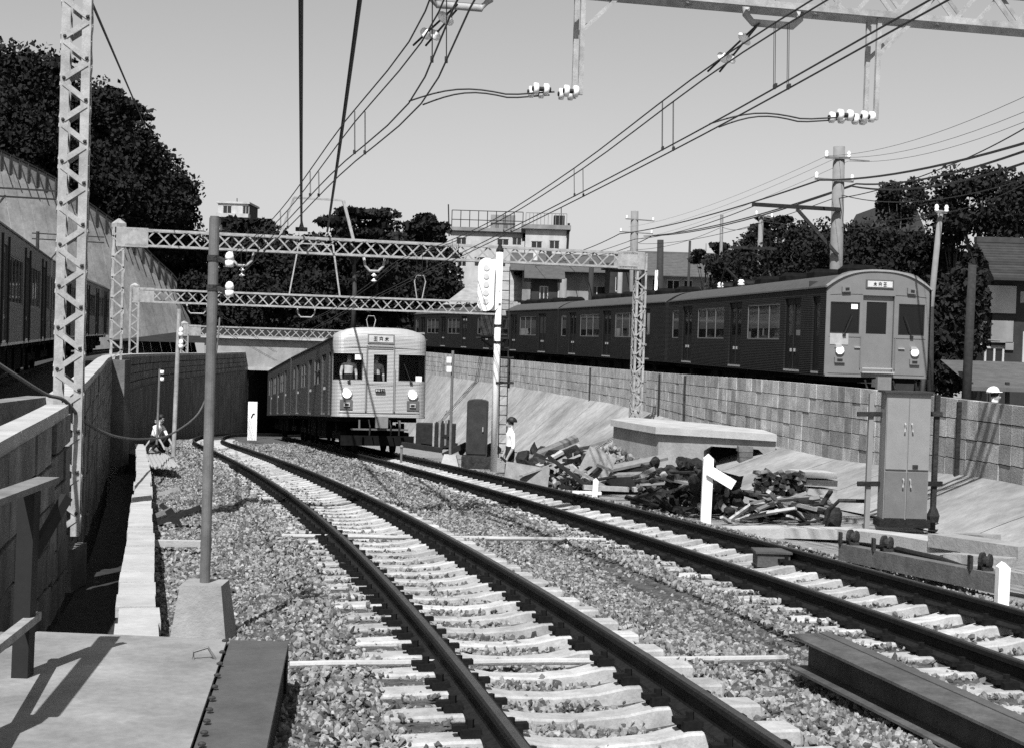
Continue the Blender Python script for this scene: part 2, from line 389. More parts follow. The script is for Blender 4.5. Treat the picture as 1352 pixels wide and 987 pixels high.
def rail(parent, f, off, zf, y0, y1, cant=0.0):
    mb = MB(); n = len(RP); rows = []
    for Y in span(y0, y1, .6):
        h = head(f, Y); c = 1 / math.hypot(1, h); x = f(Y) + off * c; y = Y - off * h * c; z = zf(Y) + cant - .153
        rows.append([(x + p * c, y - p * h * c, z + q) for p, q in RP] + [(x + RP[0][0] * c, y - RP[0][0] * h * c, z + RP[0][1])])
    mb.grid(rows)
    for i, fc in enumerate(mb.f):
        mb.mi[i] = 1 if i % n == 7 else 0
    mb.f = [tuple(reversed(q)) for q in mb.f]
    mb.f += [tuple(range(n)), tuple(len(mb.v) - n - 1 + k for k in range(n - 1, -1, -1))]; mb.mi += [0, 0]
    return mb.build('rail', [M['rail'], M['railtop']], parent)
def track(f, zf, y0, y1, label, ysl, yclip, cant):
    t = thing('railway_track', label, 'railway track', (f(y0), y0, zf(y0) - .4))
    rail(t, f, -.55, zf, y0, y1, -cant / 2); rail(t, f, .55, zf, y0, y1, cant / 2)
    Y = SLP * (math.floor(y0 / SLP) + .5)
    while Y < ysl:
        h = head(f, Y); rz = math.atan(-h) ; gr = math.atan((zf(Y + .5) - zf(Y - .5)))
        o = bpy.data.objects.new('sleeper', SM); link(o, t)
        o.location = Vector((f(Y), Y, zf(Y) - .158)) - t.location
        o.rotation_euler = (gr + random.uniform(-.01, .01), -cant / 1.1 + random.uniform(-.004, .004), rz + random.uniform(-.012, .012)); o.scale = (random.uniform(.98, 1.02), 1, 1)
        if Y < yclip:
            for x, s in ((-.65, 1), (-.45, -1), (.45, 1), (.65, -1)):
                c = bpy.data.objects.new('rail_clip', CLIP); link(c, o); c.location = (x, 0, 0); c.scale = (s, 1, 1) if s > 0 else (-1, 1, 1)
        Y += SLP
    return t
track(XC1, ZT, 3.5, 118, 'near curved railway track running down towards the tunnel, empty of trains', 66, 34, .023)
track(XC2, ZT, 3.5, 118, 'railway track carrying the pale train, between rubble and the empty track', 66, 34, .023)
# upper tracks (partly seen under the trains)
tr = thing('railway_track', 'raised railway track behind the block wall under the dark train', 'railway track', (XTR(20), 20, -1.9))
zc = lambda Y: -1.67
rail(tr, XTR, -.55, zc, 14, 118); rail(tr, XTR, .55, zc, 14, 118)
for Y in span(15, 60, .6):
    o = bpy.data.objects.new('sleeper', SM); link(o, tr); o.location = Vector((XTR(Y), Y, -1.83)) - tr.location; o.rotation_euler = (0, 0, math.atan(-head(XTR, Y)))
tl = thing('railway_track', 'raised railway track under the shaded train at the left', 'railway track', (XTL(20), 20, -1.8))
zl = lambda Y: -1.47
rail(tl, XTL, -.55, zl, 18, 100); rail(tl, XTL, .55, zl, 18, 100)

# ---- pale concrete trough kerb along the left of the near track
kt = thing('cable_trough', 'low pale concrete cable trough running along the ballast edge beside the dark ditch', 'trough', (KERB(8), 8, ZT(8) - .3))
Y = 7.95
while Y < 42:
    L = .62 if Y < 20 else 1.2
    a, b = Vector((KERB(Y), Y, ZT(Y) + .02)), Vector((KERB(Y + L - .012), Y + L - .012, ZT(Y + L) + .02))
    j = random.uniform(-.018, .018); a.x += j; b.x += j; a.z += random.uniform(-.006, .006)
    bar('trough_lid', M['conc_l'], kt, a, b, .25, .07)
    Y += L
mb = MB()
for Y in span(7.9, 42, 1.0)[:-1]:
    mb.bar((KERB(Y), Y, ZT(Y) - .27), (KERB(Y + 1), Y + 1, ZT(Y + 1) - .27), .21, .5)
mb.build('trough_wall', M['conc'], kt)

# ---- block walls
def block_wall(name, label, fx, fz, fb, y0, y1, side, bw, bh, mblock, npieces_to, mcap=None, posts=None, cap=True, thick=.3):
    t = thing(name, label, 'wall', (fx(y0), y0, fb(y0)))
    core = MB(); rows_f, rows_b = [], []
    for Y in span(y0, y1, 1.0):
        for r, o in ((rows_f, side * -.03), (rows_b, side * -thick)):
            r.append([(fx(Y) + o, Y, fb(Y) - 1.2), (fx(Y) + o, Y, fz(Y) - .02)])
    core.grid(rows_f); core.grid(rows_b); core.grid([[r[1] for r in rows_f], [r[1] for r in rows_b]])
    core.add(rows_f[0] + rows_b[0], [(0, 1, 3, 2)]); core.add(rows_f[-1] + rows_b[-1], [(0, 1, 3, 2)])
    core.build('wall_core', M['joint'], t)
    far = MB(); Y = y0; i = 0
    while Y < y1 - .05:
        Y2 = min(Y + bw, y1); a, b = Vector((fx(Y), Y, 0)), Vector((fx(Y2), Y2, 0)); mid = (a + b) / 2
        zt_, zb = (fz(Y) + fz(Y2)) / 2, (fb(Y) + fb(Y2)) / 2; n = max(1, int(round((zt_ - zb) / bh))); hh = (zt_ - zb) / n
        R, L = frame(a, b)
        for k in range(n):
            sh = (.5 * bw if k % 2 else 0) if not posts else 0
            c = Vector((mid.x, mid.y, zb + hh * (k + .5))); 
            if sh: c = Vector((fx(mid.y + sh), mid.y + sh, c.z))
            pr = random.uniform(.0, .018 if side < 0 else .03)
            c.x -= side * (.06 - pr - .03)
            gp_ = .018 if side < 0 else .034; sz = (.12, L - gp_, hh - gp_)
            if mid.y < npieces_to: piece('block', mblock, t, c, sz, R.to_euler())
            else: far.box(c, sz, R)
        Y = Y2; i += 1
    if far.v: tag(far.build('far_blocks', mblock, t), kind='stuff')
    if cap:
        Y = y0
        while Y < y1 - .05:
            Y2 = min(Y + (1.8 if Y < 60 else 4), y1)
            bar('coping', mcap or M['conc_l'], t, (fx(Y) - side * thick * .5, Y, fz(Y) + .04), (fx(Y2 - .015) - side * thick * .5, Y2 - .015, fz(Y2) + .04), thick + (.1 if side < 0 else .05), .12)
            Y = Y2
    if posts:
        for Y in posts:
            bar('steel_post', M['scrap'], t, (fx(Y) + side * .06, Y, fb(Y) - .1), (fx(Y) + side * .06, Y, fz(Y) - .05), .07, .1, (1, 0, 0))
    return t
block_wall('block_wall', 'long pale block retaining wall below the dark train on the right', XWR, ZWR, ZWB, 17.5, 122, -1, .5, .34, M['block'], 44, cap=False,
           posts=[25.3, 47, 50.8, 61.5], thick=.35)
cap = MB()
for Y in span(17.5, 121, 2.0)[:-1]: cap.bar((XWR(Y) + .12, Y, ZWR(Y) + .02), (XWR(Y + 1.99) + .12, Y + 1.99, ZWR(Y + 1.99) + .02), .4, .05)
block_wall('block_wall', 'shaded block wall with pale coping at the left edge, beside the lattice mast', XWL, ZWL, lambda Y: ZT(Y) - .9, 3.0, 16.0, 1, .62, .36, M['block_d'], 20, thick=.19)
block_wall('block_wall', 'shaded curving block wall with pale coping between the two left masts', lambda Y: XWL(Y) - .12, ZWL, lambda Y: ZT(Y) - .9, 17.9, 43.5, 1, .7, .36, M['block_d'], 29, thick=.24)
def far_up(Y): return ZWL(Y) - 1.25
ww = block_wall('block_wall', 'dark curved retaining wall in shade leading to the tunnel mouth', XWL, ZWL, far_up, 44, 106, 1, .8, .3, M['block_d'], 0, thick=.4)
lo = MB(); rows = []
for Y in span(44, 106, 1.0):
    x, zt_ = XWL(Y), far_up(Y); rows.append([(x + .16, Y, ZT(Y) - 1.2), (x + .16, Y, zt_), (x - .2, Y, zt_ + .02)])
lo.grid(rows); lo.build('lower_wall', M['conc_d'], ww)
pil = MB()
# pilaster where the straight and the curved wall meet, and the niche behind the near mast
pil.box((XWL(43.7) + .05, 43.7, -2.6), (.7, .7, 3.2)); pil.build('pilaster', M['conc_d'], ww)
nb = MB(); nb.box((XWL(17) - .75, 17, -2.2), (.3, 2.2, 2.6)); solo('niche_wall', nb, M['block_d'], 'dark recessed wall panel behind the foot of the near lattice mast', 'wall')
fb_ = MB(); fb_.box((XWL(16.9) - .16, 16.95, -2.85), (.55, .6, .5)); solo('mast_footing', fb_, M['conc_d'], 'rough concrete footing of the near lattice mast beside the ditch', 'footing')

# ---- pale concrete apron under the right wall, laid in slabs
ap = thing('concrete_apron', 'pale sloping concrete apron below the block wall on the right', 'apron', (XWR(20), 20, -3))
def apron_foot(Y):
    return Vector((XWR(Y) - curve((17, 1.5), (30, 1.9), (45, 2.5), (122, 2.7))(Y), Y, ZT(Y) - .27))
Y = 16.5
while Y < 118:
    L = 4.0
    m_ = MB(); rows = []
    for y in span(Y, Y + L - .03, 1.0):
        f_ = apron_foot(y); t_ = Vector((XWR(y) - .04, y, ZWB(y) + .06)); rows.append([t_ + (f_ - t_) * k / 5 + Vector((0, 0, .012 * math.sin(y * 1.1 + k * 1.2))) for k in range(6)])
    m_.grid(rows); m_.build('apron_slab', M['apron'], ap, True)
    Y += L
# ---- tunnel mouth
YP = 105.0
tp = thing('tunnel_portal', 'tunnel mouth with pale concrete parapet, the pale train coming out of it', 'tunnel', (-14, YP, ZT(YP) - .3))
xl_, xr_, zt_ = XWL(YP) + .0, -10.2, at(345, 489, YP).z
m_ = MB(); ztop = at(380, 449, YP).z
m_.box(((xl_ + xr_) / 2 + 1.5, YP + .6, (zt_ + ztop) / 2), (xr_ - xl_ + 9.0, 1.2, ztop - zt_)); m_.build('parapet', M['conc'], tp)
m_ = MB(); m_.box(((xl_ + xr_) / 2 + 1.5, YP + .35, ztop + .08), (xr_ - xl_ + 9.4, 1.5, .16)); m_.build('parapet_cap', M['conc_l'], tp)
m_ = MB(); m_.box(((xl_ + xr_) / 2 + 1.5, YP - .1, zt_ + .12), (xr_ - xl_ + 9.0, .3, .22)); m_.build('lintel', M['conc_l'], tp)
m_ = MB(); m_.box((xr_ + 2.6, YP + .6, zt_ - 2.5), (5.0, 1.2, 5.4)); m_.build('side_wall', M['conc_d'], tp)
m_ = MB()
zb = ZT(YP) - .5
m_.add([(xl_ - .3, YP + .1, zt_), (xl_ + .0, YP + .1, zt_), (xl_ + .9, YP + .1, zt_), (xl_, YP + .1, zt_ - .8)], [(1, 2, 3)]); 
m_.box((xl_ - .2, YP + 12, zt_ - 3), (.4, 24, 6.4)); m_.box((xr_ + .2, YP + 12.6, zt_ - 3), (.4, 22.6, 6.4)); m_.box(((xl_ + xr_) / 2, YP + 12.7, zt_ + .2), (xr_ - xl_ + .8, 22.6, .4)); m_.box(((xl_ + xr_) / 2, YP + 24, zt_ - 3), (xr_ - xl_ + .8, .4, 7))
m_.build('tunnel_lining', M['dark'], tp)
# ground above the tunnel
m_ = MB(); m_.grid([[(-60, YP + 1.3, ztop - .6), (-20, YP + 1.3, ztop - .4), (0, YP + 1.3, ztop - .3), (8, YP + 1.3, -2)], [(-60, 135, 1), (-20, 135, 1.5), (2, 135, 1), (16, 135, -2)], [(-70, 165, 7), (-30, 165, 7), (-5, 165, 4), (25, 165, -1.5)], [(-120, 260, 9), (-40, 260, 9), (10, 260, 4), (60, 260, -1)]])
struct('hillside', m_, M['hill'], True)

# ---- steel crossing deck at the lower left
dk = thing('steel_deck', 'steel plate crossing deck with bolt heads at the lower left', 'deck', (-1.8, 5, -1.9))
ZD = -1.72
def plate(name, pl, m_, th=.02, z=ZD):
    b = MB(); b.prism([(x, y, z - th) for x, y in pl], (0, 0, th)); return b.build(name, m_, dk)
a1, a2 = at(304, 843, 7.95), at(268, 1000, 5.75)
b1, b2 = at(381, 845, 7.95), at(385, 1000, 5.75)
def ray_z(px, py, z):
    p = at(px, py, 10.0); k = z / p.z; return p * k
c = [ray_z(*q, ZD) for q in ((140, 838), (300, 843), (285, 1010), (-60, 1040))]
plate('deck_plate', [(-2.72, 4.5), (c[2].x + .02, 4.5), (c[1].x, c[1].y), (-2.62, c[1].y + .05)], M['deck'])
d = [ray_z(*q, ZD - .012) for q in ((304, 844), (381, 846), (386, 1010), (288, 1010))]
plate('deck_plate', [(c[2].x + .03, 4.5), (d[2].x + .02, 4.5), (d[1].x, d[1].y), (c[1].x + .01, d[0].y)], M['deck_d'], .03, ZD - .012)
m_ = MB(); m_.bar((d[1].x - .02, d[1].y - .15, ZD - .17), (d[2].x, 4.5, ZD - .17), .04, .3); m_.bar((d[1].x, d[1].y - .02, ZD - .17), (-2.6, d[1].y + .03, ZD - .17), .04, .26); m_.build('edge_beam', M['scrap'], dk)
for i in range(11):
    q = ray_z(297 - i * 3.4, 846 + i * 15.2, ZD); bm_ = MB(); bm_.lathe(q, [(.017, 0), (.017, .008), (.008, .014)], 7); bm_.build('bolt', M['bolt'], dk)
bm_ = MB(); q = ray_z(268, 870, ZD); bm_.tube([q + Vector((-.05, 0, 0)), q + Vector((-.05, 0, .04)), q + Vector((.02, .02, .06)), q + Vector((.06, .02, 0))], .008, 6); bm_.build('lifting_eye', M['pole'], dk)
for i in range(13):
    y = 7.9 - i * .26
    piece('deck_plank', M['plank'], dk, (-2.98, y, ZD - .03), (.5, .245, .05))
# concrete strip in front of the deck planks
# railing
rl = thing('handrail', 'dark steel handrail with wide flat top at the left edge of the deck', 'railing', (-2.6, 6, ZD))
e0, e1 = at(64, 625, 7.3), at(-60, 668, 5.6)
bar('top_rail', M['plank'], rl, e0 - Vector((0, 0, .03)), e1 - Vector((0, 0, .03)), .11, .03)
q = at(31, 770, 7.0); bar('post', M['gasket'], rl, (q.x, q.y, ZD - .25), (q.x + .02, q.y, e0.z - .05), .09, .08, (1, 0, 0))
q2 = at(-70, 770, 5.6); bar('post', M['gasket'], rl, (q2.x, q2.y, ZD - .25), (q2.x, q2.y, e0.z - .05), .13, .1, (1, 0, 0))
bar('lower_rail', M['plank'], rl, at(48, 812, 7.2), at(-70, 905, 5.2), .05, .04)
bar('brace', M['gasket'], rl, (q.x + .14, q.y + .2, e0.z - .1), (q.x + .01, q.y + .02, e0.z - .42), .04, .05)
# ================================================================== MASTS, PORTALS, WIRES
def lattice(t, base, top, w, dvec, panel, lw, lt, single, m=None):
    """four-legged laced column from base up to top; dvec: unit vector along the portal"""
    m = m or M['mast']; b, tp_ = Vector(base), Vector(top); d = Vector(dvec); e = Vector((-d.y, d.x, 0)); H = tp_.z - b.z
    cs = [(-1, -1), (1, -1), (1, 1), (-1, 1)]
    P_ = lambda s, z: b + (d * s[0] + e * s[1]) * (w / 2) + Vector((0, 0, z))
    join = None if single else MB()
    for s in cs:
        if single:
            bar('leg', m, t, P_(s, 0), P_(s, H), lw, lw * .25, tuple(e)) if False else None
            g = MB(); x, y = d * (-s[0] * lw), e * (-s[1] * lw); p = P_(s, 0); q = Vector((0, 0, H)); k = lw * .14
            g.prism([p, p + x, p + x + y.normalized() * k, p + x.normalized() * k + y.normalized() * k, p + x.normalized() * k + y, p + y], q); g.build('leg', m, t)
        else: join.bar(P_(s, 0), P_(s, H), lw, lw, tuple(e))
    n = max(2, int(round(H / panel)))
    for f in range(4):
        s0, s1 = cs[f], cs[(f + 1) % 4]
        nv = ((d * (s0[0] + s1[0]) + e * (s0[1] + s1[1])) / 2).normalized()
        for i in range(n):
            a, c = (s0, s1) if (i + f // 2) % 2 == 0 else (s1, s0)
            p0, p1 = P_(a, H * i / n) + nv * .004, P_(c, H * (i + 1) / n) + nv * .004
            ins = (p1 - p0).normalized() * (lw * .5)
            if single: bar('lacing_bar', m, t, p0 + ins, p1 - ins, lt, .012, tuple(nv))
            else: join.bar(p0, p1, lt, .012, tuple(nv))
            if single and f == 0:
                g = MB(); g.lathe(p0 + ins * 1.0, [(.022, 0), (.022, .012), (.01, .022)], 6, tuple(nv)); g.build('bolt', M['bolt'], t)
    if join: join.build('leg_lattice', m, t)
def truss(t, p0, p1, hgt, dep, panel, cw, lt, single, cross=True, m=None):
    """box truss between p0 and p1 (points on the top of the front face)"""
    m = m or M['mast']; p0, p1 = Vector(p0), Vector(p1); d = (p1 - p0); L = d.length; d = d / L
    e = Vector((-d.y, d.x, 0)).normalized(); dn = Vector((0, 0, -hgt)); n = int(round(L / panel)); j = None if single else MB()
    for k, off in enumerate((Vector(), e * dep)):
        for v in (Vector(), dn):
            if single: bar('chord', m, t, p0 + off + v, p1 + off + v, cw, cw * 1.0)
            else: j.bar(p0 + off + v, p1 + off + v, cw, cw)
        for i in range(n):
            a, b = p0 + off + d * (L * i / n), p0 + off + d * (L * (i + 1) / n); nv = -e if k == 0 else e
            for u, w_ in (((a, b + dn), (a + dn, b)) if cross else (((a, b + dn),) if (i + k) % 2 == 0 else ((a + dn, b),))):
                sh = nv * (.012 if u is a else .002)
                if single: bar('lacing_bar', m, t, u + sh, w_ + sh, lt, .012, tuple(nv))
                else: j.bar(u + sh, w_ + sh, lt, .012, tuple(nv))
    lac = j or MB()
    for i in range(0, n, 4):
        for v in (Vector(), dn):
            a, b = p0 + v + d * (L * i / n), p0 + v + e * dep + d * (L * (i + 1) / n)
            lac.bar(a, b, lt, .012)
    lac.build('cross_bracing' if single else 'truss', m, t)
def end_plate(t, p, d, w, hgt, m=None):
    d = Vector(d); R, _ = frame((0, 0, 0), d); g = MB(); g.box(Vector(p), (.03, w, hgt), R); g.build('gusset_plate', m or M['mast'], t)
def disc_insulator(name, label, a, b, group, n=2, r=.09):
    """string of porcelain discs between points a and b"""
    a, b = Vector(a), Vector(b); t = thing(name, label, 'insulator', tuple(a), group=group); ax = (b - a)
    g = MB(); g.tube([a, b], .014, 6); g.build('pin', M['wire'], t)
    for i in range(n):
        c = a + ax * ((i + .75) / (n + .5)); u = ax.normalized()
        g = MB(); g.lathe(c, [(.03, -.06), (.035, -.02), (r, .0), (r, .015), (r * .8, .02), (.03, .05)], 12, tuple(u)); g.build('disc', M['porc'], t, True)
    return t

# ---- near portal: left mast fully seen, beam across the top right
hd = head(XC1, 17); DN = Vector((1, -hd, 0)).normalized()
mN = Vector((at(88, 640, 17).x, 17, at(88, 705, 17).z))
pn = thing('catenary_portal', 'tall pale lattice mast at the left with a truss beam crossing the top right', 'catenary portal', tuple(mN))
lattice(pn, mN, mN + Vector((0, 0, 5.5 - mN.z)), .33, DN, .245, .1, .062, True)
be0 = mN + DN * .1 + Vector((0, 0, 4.93 - mN.z)) - Vector((-DN.y, DN.x, 0)) * .15
truss(pn, be0, be0 + DN * 16.5, .5, .36, .45, .085, .055, True, False)
mR = mN + DN * 16.4; mR.z = -1.0
lattice(pn, mR, mR + Vector((0, 0, 6.5)), .33, DN, .46, .085, .055, False)
def beam_pt(px):
    """point under the near beam that lies on the sight line of column px"""
    k = (px - PCX) / FPX; t_ = (k * mN.y - mN.x) / (DN.x - k * DN.y); return mN + DN * t_
def drop_arm(px, pyb, label):
    p = beam_pt(px); zb = at(px, pyb, p.y).z
    t = thing('pull_off_bracket', label, 'bracket', (p.x, p.y, zb), group='pull-off arms under the near beam')
    e = Vector((-DN.y, DN.x, 0))
    for k, o in enumerate((-.07, .12)):
        q = p + e * (-.12 + .3 * k) ; top = Vector((q.x, q.y, 4.4)); bar('hanger', M['mast'], t, Vector((q.x, q.y, zb)), top, .06, .05, tuple(e))
        m_ = Vector((q.x, q.y, zb + (4.4 - zb) * .62)); bar('brace', M['mast'], t, m_, top + DN * .5, .045, .045)
    return p, zb
for px, py, side, lab in ((751, 127, 'middle', 'hanging steel pull-off arm above the middle of the scene'), (1138, 160, 'right', 'hanging steel pull-off arm under the beam at the upper right')):
    p, zb = drop_arm(px, py, lab)
    off = Vector((-DN.y, DN.x, 0))
    for k in (0, 1):
        s = p + off * (-.1 + k * .25); s.z = zb + .04
        for i, (u0, u1) in enumerate(((0, .2), (.3, .55)) if px > 1000 else ((0, .22), (.38, .62))):
            a, b = s - DN * u0, s - DN * u1
            t = thing('spool_insulator', 'white porcelain spool insulator on the pull-off wire ' + ('above the pale train track' if px < 1000 else 'at the upper right'), 'insulator', tuple(a), group='pull-off spool insulators ' + side)
            g = MB(); g.tube([a, b], .03, 8); g.build('core', M['gasket'], t)
            for w_ in (.25, .8):
                g = MB(); g.lathe(a.lerp(b, w_), [(.03, -.03), (.075, -.025), (.075, .025), (.03, .03)], 12, tuple(DN)); g.build('disc', M['porc'], t, True)
# ---- portal 1
def portal(label, pl, pr, zl_bot, zr_bot, ztop, w, hgt, panel, single, right=True, cross=True, lw=.07, lt=.045):
    pl, pr = Vector(pl), Vector(pr); d = (pr - pl); d.z = 0; d.normalize()
    t = thing('catenary_portal', label, 'catenary portal', (pl.x, pl.y, zl_bot), group='lattice portals over the cutting')
    lattice(t, (pl.x, pl.y, zl_bot), (pl.x, pl.y, ztop + .08), w, d, w * .85, lw, lt, single)
    if right: lattice(t, (pr.x, pr.y, zr_bot), (pr.x, pr.y, ztop + .02), w, d, w * .85, lw, lt, single)
    e = Vector((-d.y, d.x, 0)); a = Vector((pl.x, pl.y, ztop)) + d * (w * .5) - e * (w * .5); b = Vector((pr.x, pr.y, ztop)) - d * (w * .5) - e * (w * .5)
    truss(t, a, b, hgt, w, panel, lw, lt, single, cross)
    for q, s in ((pl, 1), (pr, -1)):
        for k in (-1, 1): end_plate(t, Vector((q.x, q.y, ztop - hgt * .5)) + d * (s * w * 1.1) + e * (k * (w * .5 + .02)), d, w * 2.6, hgt * 1.25)
    g = MB(); g.lathe((pl.x, pl.y, ztop + .06), [(w * .62, 0), (w * .62, .12), (.03, .26)], 4); g.build('cap', M['mast'], t)
    return t, d, e
L1 = at(157, 302, 43.6); R1 = at(846, 338, 47.9)
G1, d1, e1_ = portal('nearest full lattice portal spanning both middle tracks above the pale train', (L1.x, L1.y, 0), (R1.x, R1.y, 0), -3.5, -3.5, (L1.z + R1.z) / 2 + .02, .36, .47, .46, True, cross=False)
L2 = at(178, 381, 77); R2 = at(680, 401, 82.5)
G2, d2, e2 = portal('second lattice portal behind the first, its beam just above the pale train roof', (L2.x, L2.y, 0), (R2.x, R2.y, 0), -2.0, -1.9, (L2.z + R2.z) / 2, .42, .66, .62, False, cross=False, lt=.06, lw=.1)
L3 = at(243, 431, 96.5); R3 = at(582, 440, 103.5)
G3, d3, e3 = portal('third lattice portal partly hidden by the pale train', (L3.x, L3.y, 0), (R3.x, R3.y, 0), -2.2, -1.9, (L3.z + R3.z) / 2, .45, .6, .6, False, cross=False, lt=.06, lw=.1)
L4 = at(290, 453, 117); R4 = at(420, 458, 120)
G4, d4, e4 = portal('farthest small lattice portal above the tunnel parapet', (L4.x, L4.y, 0), (R4.x, R4.y, 0), -2.5, -2.2, (L4.z + R4.z) / 2, .4, .55, .8, False, lt=.06, lw=.1)
# trapezoid frames standing on the portals, hanging brackets with insulators below
def on_beam(pl, pr, px):
    k = (px - PCX) / FPX; d = (pr - pl); t_ = (k * pl.y - pl.x) / (d.x - k * d.y); return pl + d * t_
def trapezoid(pl, pr, z, x0, x1, x2, x3, ytop, label, m=M['mast']):
    t = thing('wire_frame_support', label, 'bracket', tuple(on_beam(pl, pr, (x0 + x3) / 2)), group='trapezoid frames on the portals')
    a, b, c_, d_ = (on_beam(pl, pr, x) for x in (x0, x1, x2, x3)); zt_ = at((x1 + x2) / 2, ytop, b.y).z
    a.z = d_.z = z; b.z = c_.z = zt_
    bar('upright', m, t, a, b, .07, .07); bar('upright', m, t, c_, d_, .09, .09); bar('crossbar', m, t, b, c_, .06, .06)
zt1 = (L1.z + R1.z) / 2; zt2 = (L2.z + R2.z) / 2
trapezoid(L1, R1, zt1, 364, 382, 447, 462, 262, 'steel trapezoid frame standing on the nearest full portal')
for pl, pr, z, px, w, h, lab in ((L2, R2, zt2, 551, .4, 1.35, 'thin wire hoop standing on the second portal'), (L3, R3, (L3.z + R3.z) / 2, 488, .42, 1.1, 'thin wire hoop above the roof of the pale train')):
    p = on_beam(pl, pr, px); d = (pr - pl).normalized(); d.z = 0; g = MB(); g.tube([Vector((p.x, p.y, z)) + d * (w * x) + Vector((0, 0, h * y)) for x, y in ((-.35, 0), (-.8, .75), (-.5, 1.0), (.5, 1.0), (.8, .75), (.35, 0))], .035, 6); solo('wire_hoop', g, M['mast'], lab, 'bracket', 'wire hoops on the portals')
trapezoid(L2, R2, zt2, 379, 390, 435, 446, 322, 'steel trapezoid frame standing on the second portal')
def hanger(pl, pr, z, px, w, label, ph=.42):
    p = on_beam(pl, pr, px); d = (pr - pl).normalized(); t = thing('insulator_bracket', label, 'bracket', (p.x, p.y, z - ph), group='hanging insulator brackets')
    a, b = p - d * w, p + d * w
    g = MB(); g.tube([Vector((a.x, a.y, z)), Vector((a.x, a.y, z - ph * .6)) + d * .05, Vector((a.x, a.y, z - ph)) + d * .2, Vector((b.x, b.y, z - ph)) - d * .2, Vector((b.x, b.y, z - ph * .6)) - d * .05, Vector((b.x, b.y, z))], .045, 8); g.build('pipe', M['mast'], t, True)
    q = Vector((p.x, p.y, z - ph))
    return q
q = hanger(L1, R1, zt1 - .5, 490, .34, 'bent pipe bracket hanging under the nearest full portal by the tree gap'); disc_insulator('disc_insulator', 'disc insulators hanging from the bent bracket above the train', q, q - Vector((0, 0, .42)), 'hanging disc insulators')
q = hanger(L1, R1, zt1 - .5, 316, .34, 'bent pipe bracket hanging under the portal beside the steel pole'); disc_insulator('disc_insulator', 'disc insulators hanging under the portal near the steel pole', q, q - Vector((0, 0, .42)), 'hanging disc insulators')
q = hanger(L2, R2, zt2 - .7, 258, .55, 'bent pipe bracket hanging under the second portal at the left', .5)
q = hanger(L2, R2, zt2 - .7, 402, .5, 'bent pipe bracket under the second portal above the train cab', .5)
# near beam hangers (pipe loops and disc strings holding the messenger wires)
for px, lab in ((592, 'bent pipe bracket under the near beam at the top edge'), (1004, 'bent pipe bracket under the near beam at the upper right')):
    p = beam_pt(px); t = thing('insulator_bracket', lab, 'bracket', (p.x, p.y, 4.1), group='hanging insulator brackets')
    g = MB(); a, b = p - DN * .38, p + DN * .38; zz = 4.42; h_ = .24 if px > 800 else .0
    zlow = at(px, 32 if px > 800 else 8, p.y).z
    g.tube([Vector((a.x, a.y, zz)), Vector((a.x, a.y, zlow + .1)), Vector((a.x, a.y, zlow)) + DN * .1, Vector((b.x, b.y, zlow)) - DN * .1, Vector((b.x, b.y, zlow + .1)), Vector((b.x, b.y, zz))], .05, 8); g.build('pipe', M['mast'], t, True)
# ---- overhead lines: messenger pair, contact pair, droppers
def overhead(label, fx, dz, offs, y0, y1, ysup, sep, gap, droppers, hang):
    t = thing('overhead_line', label, 'overhead line', (fx(y0) + offs(y0), y0, ZT(y0) + dz))
    zc_ = lambda Y: ZT(Y) + dz
    for s in (-.5, .5):
        g = MB(); g.tube([(fx(Y) + offs(Y) + s * gap, Y, zc_(Y)) for Y in span(y0, y1, 1.5)], .011, 5); g.build('contact_wire', M['wire'], t)
        g = MB(); g.tube([(fx(Y) + offs(Y) + s * gap - .02, Y, zc_(Y) + sep(Y)) for Y in span(y0, y1, 1.5)], .011, 5); g.build('messenger_wire', M['wire'], t)
    for Y in droppers:
        for s in (-.5, .5):
            for o in (0, .1):
                g = MB(); x = fx(Y) + offs(Y) + s * gap; g.tube([(x, Y + o, zc_(Y)), (x - .02, Y + o, zc_(Y) + sep(Y))], .004, 4); g.build('dropper', M['wire'], t)
            g = MB(); g.box((x, Y, zc_(Y) + .02), (.03, .14, .05)); g.build('clamp', M['wire'], t)
    return t
sep = lambda Y: curve((6, .55), (12, .62), (18.8, .78), (26, .5), (32, .38), (38, .48), (45.5, .75), (52, .5), (61, .38), (70, .5), (78, .75), (104, .6))(Y)
of2 = curve((5, 1.1), (13, 1.0), (19.3, 1.06), (34, 1.05), (46, .9), (60, .5), (90, .2))
of1 = curve((5, .2), (13.6, .3), (18.4, .58), (24, .3), (30.5, .22), (46, .2), (90, .1))
overhead('twin overhead wires sweeping down over the pale train track from the upper right', XC2, 5.25, of2, 5, 104, 19, sep, .16, [12.5, 17.0, 21.2, 26.0, 31.5, 37, 42], 1)
overhead('twin overhead wires over the empty near track, top centre', XC1, 5.25, of1, 5, 104, 18.4, sep, .16, [13.0, 16.2, 22.3, 27, 32, 37, 42], 1)
